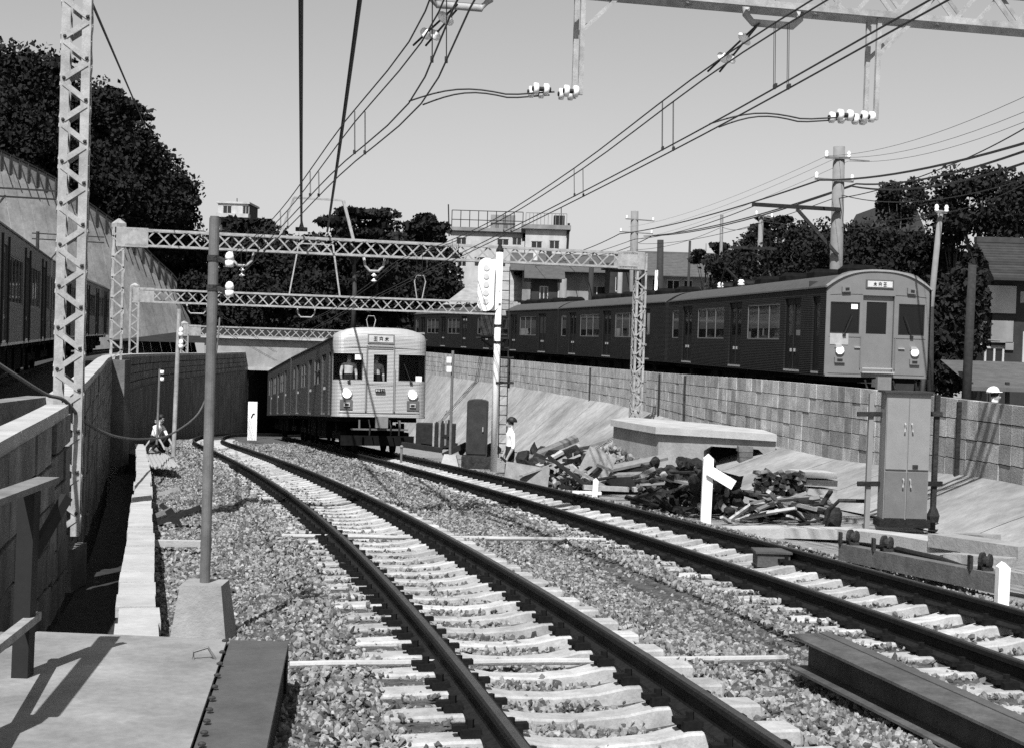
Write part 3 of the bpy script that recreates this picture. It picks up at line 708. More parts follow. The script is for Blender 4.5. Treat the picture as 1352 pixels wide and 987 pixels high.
# pull-off wires (curved steel arms from the insulators to the contact wires)
for fx, of, Yb, pxa, lab in ((XC1, of1, 18.45, 690, 'pair of curved pull-off rods reaching the near track wires'), (XC2, of2, 19.3, 1070, 'pair of curved pull-off rods reaching the wires at the upper right')):
    p = beam_pt(pxa); t = thing('pull_off_rod', lab, 'pull-off', tuple(p), group='pull-off rods')
    off = Vector((-DN.y, DN.x, 0)); zi = at(751 if pxa < 1000 else 1138, 127 if pxa < 1000 else 160, p.y).z + .04
    end = beam_pt(738 if pxa < 1000 else 1118)
    for k in (0, 1):
        a = Vector((fx(Yb) + of(Yb) - .08 + k * .16, Yb + k * .25 - .1, ZT(Yb) + 5.25)); b = end + off * (-.1 + k * .25) - DN * .2; b.z = zi
        pts_ = [a.lerp(b, u) + Vector((0, 0, .11 * math.sin(min(1, u * 1.45) * math.pi))) for u in [i / 12 for i in range(13)]]
        g = MB(); g.tube(pts_, .011, 5); g.build('rod', M['wire'], t)
# strings of discs at the near beam to the messenger wires
for fx, of, Yb, px, zoff, lab in ((XC1, of1, 18.3, 590, 8, 'slanting disc insulator string at the top edge above the near track'), (XC2, of2, 19.2, 985, 32, 'slanting disc insulator string under the near beam at the upper right')):
    p = beam_pt(px); p.z = at(px, zoff, p.y).z
    for k in (0, 1):
        a = p + Vector((0, k * .2 - .1, 0)); b = Vector((fx(Yb) + of(Yb) - .1 + k * .16, Yb + .35, ZT(Yb) + 5.25 + sep(Yb) - .02))
        disc_insulator('disc_insulator', lab, a, b, 'messenger insulators', 2, .085)
# ---- thick feeder cables hanging from the near beam to portal 1
for (xa, ya, Ya), (xb, yb, Yb), lab in (((397, -80, 16.2), (398, 303, 45.6), 'thick black feeder cable dropping straight down left of centre'), ((487, -90, 16.4), (432, 306, 45.9), 'thick black feeder cable slanting down from the top edge')):
    a, b = at(xa, ya, Ya), at(xb, yb, Yb); g = MB()
    n = 26; g.tube([a.lerp(b, i / n) - Vector((0, 0, .12 * math.sin(math.pi * i / n))) for i in range(n + 1)], .034, 7); o = solo('feeder_cable', g, M['cable'], lab, 'cable')
for xx, yy in ((398, 303),):
    p = at(xx, yy, 45.55); g = MB(); g.box(p, (.35, .2, .12)); g.lathe(p + Vector((0, 0, .06)), [(.08, 0), (.05, .1), (.03, .2)], 8); solo('cable_clamp', g, M['scrap'], 'black cable clamp on the nearest full portal', 'clamp')
# stay wire at the upper left
a, b = at(118, -4, 17.2), at(192, 168, 44); g = MB(); g.tube([a.lerp(b, i / 8) for i in range(9)], .018, 5); solo('stay_wire', g, M['cable'], 'dark wire slanting from the near mast top down into the trees', 'cable')
# hanging cable along the left wall
ln = [at(-30, 462, 15.0), at(20, 495, 15.5), at(60, 520, 16.2), at(85, 528, 16.6), at(112, 556, 17.3), at(150, 575, 20), at(190, 579, 27), at(225, 573, 33), at(262, 545, 37), at(279, 500, 37), at(287, 455, 37), at(290, 420, 37.4)]
pts_ = []
for i in range(len(ln) - 1):
    for k in range(5):
        u = k / 5; p0, p1, p2, p3 = ln[max(i-1, 0)], ln[i], ln[i+1], ln[min(i+2, len(ln)-1)]
        pts_.append(.5 * ((2*p1) + (p2-p0)*u + (2*p0-5*p1+4*p2-p3)*u*u + (3*p1-p0-3*p2+p3)*u**3))
g = MB(); g.tube(pts_ + [ln[-1]], .022, 6); solo('slack_cable', g, mat('old_cable', .09, .7), 'slack cable sagging along the shaded left wall past the mast', 'cable')

# ---- steel pole on a concrete footing, left foreground
pb = at(270, 790, 9.9); zg = ZT(9.9) - .2
pp = thing('steel_pole', 'grey steel pole on a concrete footing in the left foreground', 'pole', (pb.x, 9.9, zg))
ptop = at(284, 288, 9.9); zb_ = at(270, 768, 9.9).z
g = MB(); g.tube([(pb.x, 9.9, zb_ - .1), (pb.x + .002, 9.9, ptop.z)], .036, 16); g.tube([(pb.x + .002, 9.9, ptop.z), (pb.x + .002, 9.9, ptop.z + .012)], .031, 16); g.build('shaft', M['pole'], pp, False)
g = MB(); a_, b_ = .145, .2
zz = zb_ + .0
vs = [(pb.x + sx * k, 9.9 + sy * k, z) for z, k in ((zg - .1, .2), (zz, .14)) for sx, sy in ((-1, -1), (1, -1), (1, 1), (-1, 1))]
g.add(vs, [(0, 1, 5, 4), (1, 2, 6, 5), (2, 3, 7, 6), (3, 0, 4, 7), (4, 5, 6, 7)]); g.build('footing', M['conc'], pp)
for py in (341, 380):
    c_ = at(281, py, 9.9); g = MB(); g.lathe((pb.x, 9.9, c_.z), [(.042, -.02), (.042, .02)], 14); g.bar((pb.x + .03, 9.9, c_.z), (pb.x + .11, 9.86, c_.z - .03), .03, .03); g.build('collar', M['scrap'], pp)
    q = Vector((at(303, py, 9.9).x + .01, 9.85, c_.z - .03)); g = MB(); g.lathe(q, [(.028, -.03), (.03, .012), (.02, .014), (.02, .02), (.03, .024), (.03, .045), (.022, .065), (.008, .075)], 12); g.build('insulator', M['porc'], pp, True)
# two thin poles on the ballast, left distance
def thin_pole(px0, py0, px1, py1, Y, r, m, label, name='marker_pole', white_above=None):
    a, b = at(px0, py0, Y), at(px1, py1, Y); t = thing(name, label, 'pole', tuple(a))
    g = MB(); g.tube([a, b], r, 10); g.build('shaft', m, t)
    return t, a, b
t, a, b = thin_pole(229, 602, 237, 408, 38, .06, M['mast'], 'thin pale pole with insulators left of the steel pole')
for py in (440, 456):
    q = at(239, py, 37.95); g = MB(); g.lathe(q, [(.06, -.1), (.07, 0), (.05, .04), (.07, .06), (.03, .16)], 10); g.build('insulator', M['porc'], t, True)
t, a, b = thin_pole(207, 586, 211, 487, 41, .035, M['pole'], 'short thin post beside the crouching workers')
for py in (492, 501):
    q = at(214, py, 40.95); g = MB(); g.lathe(q, [(.05, -.04), (.06, 0), (.05, .07)], 9); g.build('insulator', M['porc'], t, True)
t, a, b = thin_pole(594, 606, 598, 463, 36, .035, M['pole'], 'thin grey pole on a small concrete foot right of the pale train')
g = MB(); q = at(594, 606, 36)
vs = [(q.x + sx * k, 36 + sy * k, q.z + z) for z, k in ((-.2, .24), (.12, .15)) for sx, sy in ((-1, -1), (1, -1), (1, 1), (-1, 1))]
g.add(vs, [(0, 1, 5, 4), (1, 2, 6, 5), (2, 3, 7, 6), (3, 0, 4, 7), (4, 5, 6, 7)]); g.build('footing', M['conc_l'], t)
for py in (475, 487):
    g = MB(); g.box(at(593, py, 35.95), (.12, .08, .14)); g.build('terminal_box', M['white'], t)
# ---- colour-light signal
YS_ = 36.5; s0, s1 = at(652, 606, YS_), at(660, 333, YS_)
sg = thing('railway_signal', 'tall white railway signal post with ladder and oblong white signal head', 'signal', tuple(s0))
def wobj(mb_, name, m, sm=False): return mb_.build(name, m, sg, sm)
g = MB(); g.tube([s0 - Vector((0, 0, .3)), s1], .085, 12); wobj(g, 'post', M['white'], True)
g = MB(); g.lathe(s1, [(.09, 0), (.1, .05), (.06, .12), (.03, .22)], 10); wobj(g, 'finial', M['scrap'])
hc = at(643, 376, YS_ - .15)
def oblong(cx, cy, cz, w, h, dep):
    pts_ = []
    for s in range(24):
        a_ = math.pi * 2 * s / 24; pts_.append((cx + math.cos(a_) * w / 2, cy, cz + math.sin(a_) * w / 2 + (h / 2 - w / 2) * (1 if math.sin(a_) >= 0 else -1)))
    m_ = MB(); m_.prism(pts_, (0, dep, 0)); return m_
wobj(oblong(hc.x - .02, hc.y - .1, hc.z, .42, 1.34, .05), 'signal_head', M['white'])
wobj(oblong(hc.x + .16, hc.y + .05, hc.z, .3, 1.3, .2), 'head_case', M['white'])
for i in range(5):
    g = MB(); c_ = Vector((hc.x - .02, hc.y - .11, hc.z + .42 - i * .21)); g.lathe(c_, [(.075, .01), (.07, -.03), (.06, -.03), (.055, .0)], 12, (0, -1, 0)); wobj(g, 'lens', mat('lens', .5, .2))
for py, w_ in ((344, .4), (412, .4)):
    q = at(655, py, YS_); g = MB(); g.bar(q + Vector((-.32, -.05, 0)), q + Vector((.05, 0, 0)), .06, .06); wobj(g, 'bracket', M['scrap'])
g = MB(); q = at(642, 430, YS_ - .1); g.box(q, (.28, .25, .5)); wobj(g, 'repeater_lamp', M['scrap'])
g = MB(); q = at(645, 446, YS_ + .05); g.box(q + Vector((.1, .2, 0)), (.85, .5, .04)); g.bar(q + Vector((-.25, 0, 0)), at(654, 462, YS_), .05, .05); g.bar(q + Vector((.45, .1, 0)), at(658, 462, YS_), .05, .05); wobj(g, 'platform', M['scrap'])
la, lb = at(663, 604, YS_ + .1), at(668, 352, YS_ + .1)
for o in (-.1, .1): bar('ladder_rail', M['scrap'], sg, la + Vector((o, .05, 0)), lb + Vector((o, .05, 0)), .025, .03, (0, 1, 0))
for i in range(20):
    p = la.lerp(lb, (i + .5) / 20); bar('ladder_rung', M['scrap'], sg, p + Vector((-.1, .05, 0)), p + Vector((.1, .05, 0)), .022, .022)
for py in (472, 505):
    q = at(665, py, YS_ + .1); g = MB(); g.tube([q + Vector((-.25, -.1, 0)), q + Vector((.24, -.1, 0)), q + Vector((.24, .45, 0)), q + Vector((-.1, .45, 0))], .025, 6); wobj(g, 'safety_hoop', M['scrap'])
for yy in (.0,):
    q0, q1 = at(673, 472, YS_ + .3), at(672, 512, YS_ + .3); bar('hoop_bar', M['scrap'], sg, q0, q1, .05, .05, (0, 1, 0))
for py in (385, 402, 430, 452, 505):
    q = at(657, py, YS_); g = MB(); g.lathe(q, [(.1, -.03), (.1, .03)], 10); wobj(g, 'band', M['scrap'])
# ---- dark relay locker beside the signal
YL = 37.0; q = at(629, 603, YL); rc = thing('relay_locker', 'dark upright relay locker with rounded top beside the white signal post', 'cabinet', tuple(q))
w_, dd = .27, .3; zt_ = at(629, 527, YL).z; g = MB()
poly = [(q.x - w_, YL - dd, q.z), (q.x + w_, YL - dd, q.z), (q.x + w_, YL - dd, zt_ - .06)] + [(q.x + w_ * math.cos(a_), YL - dd, zt_ - .06 + .07 * math.sin(a_)) for a_ in (math.pi * k / 8 for k in range(1, 8))] + [(q.x - w_, YL - dd, zt_ - .06)]
g.prism(poly, (0, dd * 2, 0)); g.build('case', M['cab_d'], rc)
g = MB(); g.box((q.x, YL - dd - .012, (q.z + zt_) / 2 - .02), (w_ * 1.75, .02, zt_ - q.z - .25)); g.build('door', M['cab_d'], rc)
g = MB(); g.box((q.x + .15, YL - dd - .04, (q.z + zt_) / 2), (.03, .04, .12)); g.build('handle', M['trim'], rc)
g = MB(); g.box((q.x, YL, q.z - .12), (.75, .75, .3)); g.build('plinth', M['scrap'], rc)
# ================================================================== TRAINS
def cuts(vals, lo, hi, extra=()):
    s = sorted({round(v, 4) for v in list(vals) + [lo, hi] + list(extra) if lo - 1e-6 <= v <= hi + 1e-6}); return s
def panel(us, vs, holes, mp, dep):
    """wall sheet with real openings; mp(u, v, depth) -> point"""
    m_ = MB(); idx = {}
    def V(u, v, d):
        k = (u, v, d)
        if k not in idx: idx[k] = len(m_.v); m_.v.append(tuple(mp(u, v, d)))
        return idx[k]
    def F(*q): m_.f.append(q); m_.mi.append(0)
    inh = lambda u, v: any(a < u < b and c < v < d for a, b, c, d in holes)
    for i in range(len(us) - 1):
        for j in range(len(vs) - 1):
            u0, u1, v0, v1 = us[i], us[i+1], vs[j], vs[j+1]; cu, cv = (u0+u1)/2, (v0+v1)/2
            if inh(cu, cv): continue
            F(V(u0, v0, 0), V(u1, v0, 0), V(u1, v1, 0), V(u0, v1, 0))
            for (a, b, c, d, nu, nv) in ((u0, v0, u1, v0, cu, v0-1e-3), (u1, v0, u1, v1, u1+1e-3, cv), (u1, v1, u0, v1, cu, v1+1e-3), (u0, v1, u0, v0, u0-1e-3, cv)):
                if inh(nu, nv): F(V(a, b, 0), V(a, b, dep), V(c, d, dep), V(c, d, 0))
    return m_
def flat_win(car, mp, h, fr, mframe, mglass, name='window', bars=(), blind=None, sash=None):
    """frame set in an opening, with its pane as a sub-part"""
    u0, u1, v0, v1 = h; g = MB()
    def bx(a, b, c, d, d0, d1):
        vs = [mp(u, v, dd) for dd in (d0, d1) for u, v in ((a, c), (b, c), (b, d), (a, d))]
        g.add(vs, [(0, 1, 2, 3), (7, 6, 5, 4), (0, 4, 5, 1), (1, 5, 6, 2), (2, 6, 7, 3), (3, 7, 4, 0)])
    bx(u0, u1, v0, v0+fr, .012, .05); bx(u0, u1, v1-fr, v1, .012, .05); bx(u0, u0+fr, v0+fr, v1-fr, .012, .05); bx(u1-fr, u1, v0+fr, v1-fr, .012, .05)
    for b in bars: bx(b-fr*.6, b+fr*.6, v0+fr, v1-fr, .014, .05)
    if sash: bx(u0+fr, u1-fr, sash-fr*.5, sash+fr*.5, .016, .05)
    o = g.build(name, mframe, car, local=True)
    p = MB(); p.add([mp(u, v, .032) for u, v in ((u0+fr, v0+fr), (u1-fr, v0+fr), (u1-fr, v1-fr), (u0+fr, v1-fr))], [(0, 1, 2, 3)]); p.build('pane', mglass, o, local=True)
    if blind:
        p = MB(); p.add([mp(u, v, .07) for u, v in ((u0, blind), (u1, blind), (u1, v1), (u0, v1))], [(0, 1, 2, 3)]); p.build('blind', M['blind'], o, local=True)
    return o
W2 = 1.4
def roof_z(x, eave, crown): 
    k = min(1, abs(x) / W2); return eave + (crown - eave) * (1 - k ** (2.6 if crown < 3.7 else 4.5)) if k < 1 else eave
def make_car(sp, label, front, sides=(-1, 1)):
    """local frame: x right, y from the front (0) to the rear, z above the rail"""
    car = thing('train_car', label, 'train car', group=sp['group'])
    L, z0, ev, cr = sp['L'], sp['z0'], sp['eave'], sp['crown']; ys0 = .0 if not front else sp.get('bev', .0)
    for s in sides:
        mp = (lambda s: lambda u, v, d: (s * (W2 - d), u, v))(s)
        holes = list(sp['win']) + list(sp['doors']) + (list(sp['crew']) if front else [])
        us = cuts([x for h in holes for x in h[:2]], ys0, L); vs = cuts([x for h in holes for x in h[2:]], z0, ev)
        p = panel(us, vs, holes, mp, .06); p.build('body_side', sp['mside'], car, local=True)
        for h in sp['win']:
            n = sp['nmul'](h); flat_win(car, mp, h, .035, sp['mwin'], M['glass'], 'window', [h[0] + (h[1]-h[0])*k/n for k in range(1, n)], sp.get('blind') and random.choice(sp['blind']), h[2] + (h[3]-h[2]) * .55 if sp.get('sash') else None)
        for h in sp['doors'] + (sp['crew'] if front else []):
            u0, u1, v0, v1 = h; md = (u0 + u1) / 2; wz0, wz1 = sp['doorwin']
            dh = [(u0 + .12, md - .08, wz0, wz1), (md + .08, u1 - .12, wz0, wz1)] if u1 - u0 > .9 else [(u0 + .12, u1 - .12, wz0, wz1)]
            mp2 = (lambda s: lambda u, v, d: (s * (W2 - .05 - d), u, v))(s)
            dp = panel(cuts([x for q in dh for x in q[:2]] + [md], u0, u1), cuts([wz0, wz1], v0, v1), dh, mp2, .03)
            d_ = dp.build('door', sp['mdoor'], car, local=True)
            g = MB()
            for q in dh: g.add([mp2(u, v, .015) for u, v in ((q[0], q[2]), (q[1], q[2]), (q[1], q[3]), (q[0], q[3]))], [(0, 1, 2, 3)])
            g.build('door_glass', M['glass'], d_, local=True)
            g = MB(); g.box((s * (W2 - .03), md, v0 + .03), (.06, u1 - u0, .05)); g.build('door_step', M['trim'], d_, local=True)
            if u1 - u0 > .9:
                for k in (-.16, .16):
                    g = MB(); g.box((s * (W2 - .03), md + k, sp['grip']), (.05, .05, .09)); g.build('door_grip', M['trim'], d_, local=True)
                g = MB(); g.box((s * (W2 - .045), md, (v0 + v1) / 2), (.012, .02, v1 - v0)); g.build('door_seal', M['gasket'], d_, local=True)
        if sp.get('bars'):
            for (u0, u1, v0, v1) in sp['doors']:
                for u in (u0 - .06, u1 + .06):
                    g = MB(); g.tube([(s * (W2 + .01), u, v1 + .2), (s * (W2 + .015), u, z0 + .1), (s * (W2 - .05), u, z0 - .12)], .035, 6); g.build('handrail', M['gasket'], car, local=True)
        g = MB(); g.box((s * (W2 + .01), (ys0 + L) / 2, ev + .01), (.05, L - ys0, .04)); g.build('rain_gutter', sp['mgut'], car, local=True)
        g = MB(); g.box((s * (W2 - .01), (ys0 + L) / 2, z0 + .02), (.04, L - ys0, .06)); g.build('sill', sp['msill'], car, local=True)
    # roof
    xs = [-W2 + 2 * W2 * i / 20 for i in range(21)]; g = MB()
    f0 = sp['frontcurve'] if front else (lambda x: 0.0)
    g.grid([[(x, f0(x) if y == 0 else y, roof_z(x, ev, cr)) for x in xs] for y in ([0] + span(1.2, L, 2.0))]); g.build('roof', sp['mroof'], car, True, local=True)
    for y in sp['vents']:
        g = MB(); a_, b_, hh = sp['ventsize']; vs = []
        for z, k in ((cr - .12, 1.0), (cr + hh * .55, .96), (cr + hh, .7)):
            vs += [(x * k * b_ / 2, y + yy * k * a_ / 2, z) for x, yy in ((-1, -1), (1, -1), (1, 1), (-1, 1))]
        g.add(vs, [(i, (i+1) % 4, 4+(i+1) % 4, 4+i) for i in range(4)] + [(4+i, 4+(i+1) % 4, 8+(i+1) % 4, 8+i) for i in range(4)] + [(8, 9, 10, 11)]); g.build('roof_ventilator', sp['mvent'], car, local=True)
    # floor, rear wall, inner partitions
    g = MB(); g.box((0, (L + .3) / 2, z0 + .12), (2 * W2 - .12, L - .4, .1)); g.build('floor', M['inner'], car, local=True)
    g = MB(); g.prism([(x, L - .05, roof_z(x, ev, cr) - .02) for x in xs] + [(W2 - .02, L - .05, z0), (-W2 + .02, L - .05, z0)], (0, .04, 0)); g.build('end_wall', sp['mside'], car, local=True)
    if not front: g = MB(); g.prism([(x, .01, roof_z(x, ev, cr) - .02) for x in xs] + [(W2 - .02, .01, z0), (-W2 + .02, .01, z0)], (0, .04, 0)); g.build('end_wall', sp['mside'], car, local=True)
    else: g = MB(); g.box((0, 1.6, 2.3), (2 * W2 - .15, .05, 2.3)); g.build('cab_partition', M['inner'], car, local=True)
    # running gear
    g = MB(); g.box((0, L / 2, z0 - .06), (2.3, L - .6, .16)); g.build('underframe', M['under'], car, local=True)
    for y, l in ((L * .33, 1.6), (L * .43, 1.2), (L * .56, 2.0), (L * .67, .9)):
        g = MB(); g.box((0, y, z0 - .42), (2.2, l, .55)); g.build('equipment_box', M['under'], car, local=True)
    for yb in (2.3, L - 2.3):
        b = MB(); b.box((0, yb, .58), (1.5, .5, .35))
        for x in (-.95, .95): b.box((x, yb, .52), (.16, 2.7, .22)); b.box((x, yb, .75), (.2, .5, .3))
        bo = b.build('bogie', M['under'], car, local=True)
        for dy in (-1.05, 1.05):
            w = MB()
            for x in (-.55, .55): w.lathe((x, yb + dy, .43), [(.46, -.03), (.46, 0), (.43, .02), (.43, .09), (.1, .1)] if x > 0 else [(.1, -.1), (.43, -.09), (.43, -.02), (.46, 0), (.46, .03)], 18, (1, 0, 0))
            w.tube([(-.6, yb + dy, .43), (.6, yb + dy, .43)], .07, 8); w.build('wheelset', M['under'], bo, local=True)
    for y, s in ((-.0, -1), (L, 1)):
        g = MB(); g.box((0, y + s * .22, z0 - .14), (.22, .5, .2)); g.box((0, y + s * .5, z0 - .14), (.36, .14, .34)); g.build('coupler', mat('coupler_iron', .16, .6) if front and s < 0 else M['under'], car, local=True)
    return car
def make_front(car, sp, holes, door, mglass, bend, top, mfront):
    """cab end with real openings, bent back at its corners"""
    z0, ev, cr = sp['z0'], sp['eave'], sp['crown']
    def mp(u, v, d):
        t_ = top(u); vv = v if v < 3.0 else 3.0 + (v - 3.0) * (t_ - 3.0) / (cr - 3.0)
        ed = max(0., abs(u) - (W2 - bend)) / bend
        x = u if abs(u) <= W2 - bend else math.copysign(W2 - bend + bend * math.sin(ed * math.pi / 2), u)
        y = bend * (1 - math.cos(ed * math.pi / 2)) + .04 * (u / W2) ** 2
        zt = max(0., v - (cr - .3)) / .3
        return (x, y + d + .12 * sp.get('topround', 0) * zt ** 2, vv)
    us = cuts([x for h in holes for x in h[:2]], -W2, W2, [-W2 + bend * k / 6 for k in range(7)] + [W2 - bend * k / 6 for k in range(7)] + [-1 + .2 * k for k in range(11)])
    vs = cuts([x for h in holes for x in h[2:]], z0, cr, [3.0, 3.2, cr - .3, cr - .2, cr - .1, cr - .05])
    p = panel(us, vs, holes, mp, .07); fo = p.build('cab_front', mfront, car, local=True)
    for h in holes:
        if h is door: continue
        flat_win(car, mp, h, .03, M['gasket'], mglass, 'cab_window')
    return mp, fo
def lamp(car, mp, u, v, r, rim, label=None, m=None, name='headlight'):
    x, y, z = mp(u, v, 0); g = MB(); g.lathe((x, y, z), [(r * 1.25, .02), (r * 1.2, -.05), (r * 1.02, -.06), (r * 1.0, -.02)], 16, (0, 1, 0)); o = g.build(name, rim, car, local=True)
    g = MB(); g.lathe((x, y, z), [(r * .98, .0), (r * .9, -.035), (r * .5, -.05)], 16, (0, 1, 0)); g.build('lens', m or M['lamp'], o, True, local=True)
def box_part(car, mp, name, u0, u1, v0, v1, m, proud=.02):
    g = MB(); a = [mp(u, v, -proud) for u, v in ((u0, v0), (u1, v0), (u1, v1), (u0, v1))]; b = [mp(u, v, .02) for u, v in ((u0, v0), (u1, v0), (u1, v1), (u0, v1))]
    g.add(a + b, [(0, 1, 2, 3), (0, 4, 5, 1), (1, 5, 6, 2), (2, 6, 7, 3), (3, 7, 4, 0)]); return g.build(name, m, car, local=True)
def place(car, p0, p1):
    """put the car's front at p0 with its axis through p1"""
    p0, p1 = Vector(p0), Vector(p1); d = p1 - p0
    car.location = p0; car.rotation_euler = (math.atan2(d.z, math.hypot(d.x, d.y)), 0, -math.atan2(d.x, d.y))

# ---------------- train 1: pale stainless train on the right middle track
win1 = [(y0, y1, 2.1, 2.95) for y0, y1 in ((4.3, 5.3), (5.5, 6.5), (9.9, 10.9), (11.1, 12.1), (15.3, 16.2))]
S1 = dict(L=17.6, z0=1.08, eave=3.4, crown=3.72, win=win1, doors=[(2.3, 3.7, 1.12, 3.0), (7.5, 8.9, 1.12, 3.0), (13.2, 14.6, 1.12, 3.0)], crew=[(.75, 1.35, 1.12, 3.0)], doorwin=(2.1, 2.85), grip=1.95,
    mside=M['t1s'], mdoor=M['t1s'], mroof=M['t1r'], mgut=M['t1s'], msill=M['t1s'], mwin=M['wframe'], nmul=lambda h: 1, vents=[5, 8, 11, 14], ventsize=(1.1, .9, .06), mvent=M['t1r'], sash=True, bev=.3, topround=1.5,
    frontcurve=lambda x: .04 * (x / W2) ** 2 + .18 + (.3 * (1 - math.cos(max(0, abs(x) - W2 + .3) / .3 * math.pi / 2))), group='cars of the pale train')
c1 = make_car(S1, 'pale ribbed train car with lit headlamps facing the camera by the tunnel', True, (-1, 1))
dr1 = (-.38, .38, 1.2, 3.16)
fh1 = [(-1.33, -.53, 2.16, 2.94), (.54, 1.3, 2.16, 2.94), dr1]
mp1, _ = make_front(c1, S1, fh1, dr1, M['cglass'], .3, lambda u: roof_z(u, 3.42, 3.73), M['t1f'])
dwin = (-.2, .2, 2.14, 2.92); mpd = lambda u, v, d: (u, .03 + d, v)
dd = panel(cuts(dwin[:2], -.38, .38), cuts(dwin[2:], 1.2, 3.16), [dwin], mpd, .04).build('cab_door', M['t1f'], c1, local=True)
g = MB(); g.add([mpd(u, v, .02) for u, v in ((-.2, 2.14), (.2, 2.14), (.2, 2.92), (-.2, 2.92))], [(0, 1, 2, 3)]); g.build('door_glass', M['cglass'], dd, local=True)
for x in (-.43, .43):
    g = MB(); g.tube([(x, -.03, 1.25), (x, -.03, 2.5)], .018, 8); g.build('grab_rail', M['t1r'], c1, local=True)
    g = MB(); g.box((x * .95, .01, 2.2), (.03, .04, 1.95)); g.build('door_frame', mat('door_shadow_trim', .12, .6), c1, local=True)
for u in (-.98, .98):
    box_part(c1, mp1, 'lamp_surround', u - .17, u + .17, 1.3, 1.58, mat('lamp_surround', .1, .5), .03)
    lamp(c1, mp1, u, 1.76, .13, M['trim'])
    box_part(c1, mp1, 'tail_lamp', u - .09, u + .09, 1.38, 1.5, M['t1f'], .06); box_part(c1, mp1, 'tail_lens', u - .055, u + .055, 1.41, 1.47, M['gasket'], .068)
box_part(c1, mp1, 'sign_frame', -.4, .4, 3.24, 3.52, mat('sign_frame', .14, .5), .03)
so_ = box_part(c1, mp1, 'destination_sign', -.36, .36, 3.28, 3.48, mat('sign_glass', .42, .3), .04)
box_part(c1, mp1, 'number_plate', -.14, .14, 1.83, 1.92, M['gasket'], -.0 + .045)
box_part(c1, mp1, 'route_card', -.76, -.56, 2.76, 2.92, M['white'], -.025)
box_part(c1, mp1, 'paper_note', 1.06, 1.2, 2.15, 2.32, M['white'], .01)
def strokes(car, mp, cx, cz, h, glyphs, m, proud, parent_name='lettering'):
    """flat strokes for sign characters: each glyph is a list of segments in a unit square"""
    g = MB(); n = len(glyphs); w = h * .95
    for i, gl in enumerate(glyphs):
        x0 = cx + (i - n / 2) * w * 1.25 + w * .1
        for (a, b, c_, d_) in gl:
            p0, p1 = Vector(mp(x0 + a * w, cz - h / 2 + b * h, -proud)), Vector(mp(x0 + c_ * w, cz - h / 2 + d_ * h, -proud))
            if (p1 - p0).length > 1e-4: g.bar(p0, p1, h * .11, .006, (0, 1, 0))
    return g.build(parent_name, m, car, local=True)
KA = [[(.1, .9, .9, .9), (.5, .9, .5, .1), (.1, .5, .9, .5), (.1, .1, .9, .1)], [(.1, .8, .9, .8), (.2, .8, .2, .1), (.8, .8, .8, .1), (.2, .45, .8, .45), (.5, 1, .5, .8)], [(.1, .7, .9, .7), (.5, .95, .5, .05), (.5, .6, .1, .15), (.5, .6, .9, .15)]]
for u, s_ in ((-.93, 1), (.92, -1)):
    for car_, mpw, zw in ((c1, mp1, 2.16),):
        g = MB(); g.bar(Vector(mpw(u, zw - .03, -.03)), Vector(mpw(u + s_ * .22, zw + .5, -.03)), .018, .015, (0, 1, 0)); g.box(mpw(u, zw - .04, -.03), (.08, .05, .06)); g.build('wiper', M['gasket'], car_, local=True)
for z_ in (1.2, 2.06, 3.12):
    g = MB(); g.tube([Vector(mp1(-W2 + 2 * W2 * k / 24, z_, -.004)) for k in range(2, 23)], .008, 5); g.build('panel_seam', mat('seam', .1, .6), c1, local=True)
strokes(c1, mp1, 0, 3.38, .14, KA, M['ink'], .046)
strokes(c1, mp1, 0, 1.875, .06, [[(.2, .1, .2, .9), (.2, .9, .8, .9), (.8, .9, .8, .5), (.2, .5, .8, .5), (.8, .5, .8, .1), (.2, .1, .8, .1)], [(.2, .1, .2, .9), (.8, .1, .8, .9), (.2, .1, .8, .1), (.2, .9, .8, .9)], [(.2, .9, .8, .9), (.8, .9, .4, .1)], [(.5, .1, .5, .9)]], M['white'], .05)
g = MB(); g.box((0, -.05, .72), (1.7, .06, .05)); g.box((-.6, -.03, .85), (.05, .05, .3)); g.box((.6, -.03, .85), (.05, .05, .3)); g.build('front_step', mat('step_iron', .1, .6), c1, local=True)
for x in (-.32, .3, .55):
    g = MB(); g.tube([(x, -.02, 1.0), (x + .03, -.12, .8), (x + .02, -.1, .55)], .025, 6); g.build('brake_hose', M['gasket'], c1, local=True)
g = MB(); g.box((0, .4, .38), (2.2, .06, .3)); g.build('pilot_board', M['under'], c1, local=True)
YF1 = 42.5
def on1(Y): return Vector((XC2(Y), Y, ZT(Y) + .0))
def step(fn, Y, L):
    y = Y
    while (fn(y) - fn(Y)).length < L: y += .02
    return y
yb = step(on1, YF1, 17.6); place(c1, on1(YF1), on1(yb))
S1b = dict(S1); c2 = make_car(S1b, 'second car of the pale train, its far end inside the tunnel shadow', False, (-1,)); yb2 = step(on1, yb + .5, 17.6); place(c2, on1(yb + .5), on1(yb2))


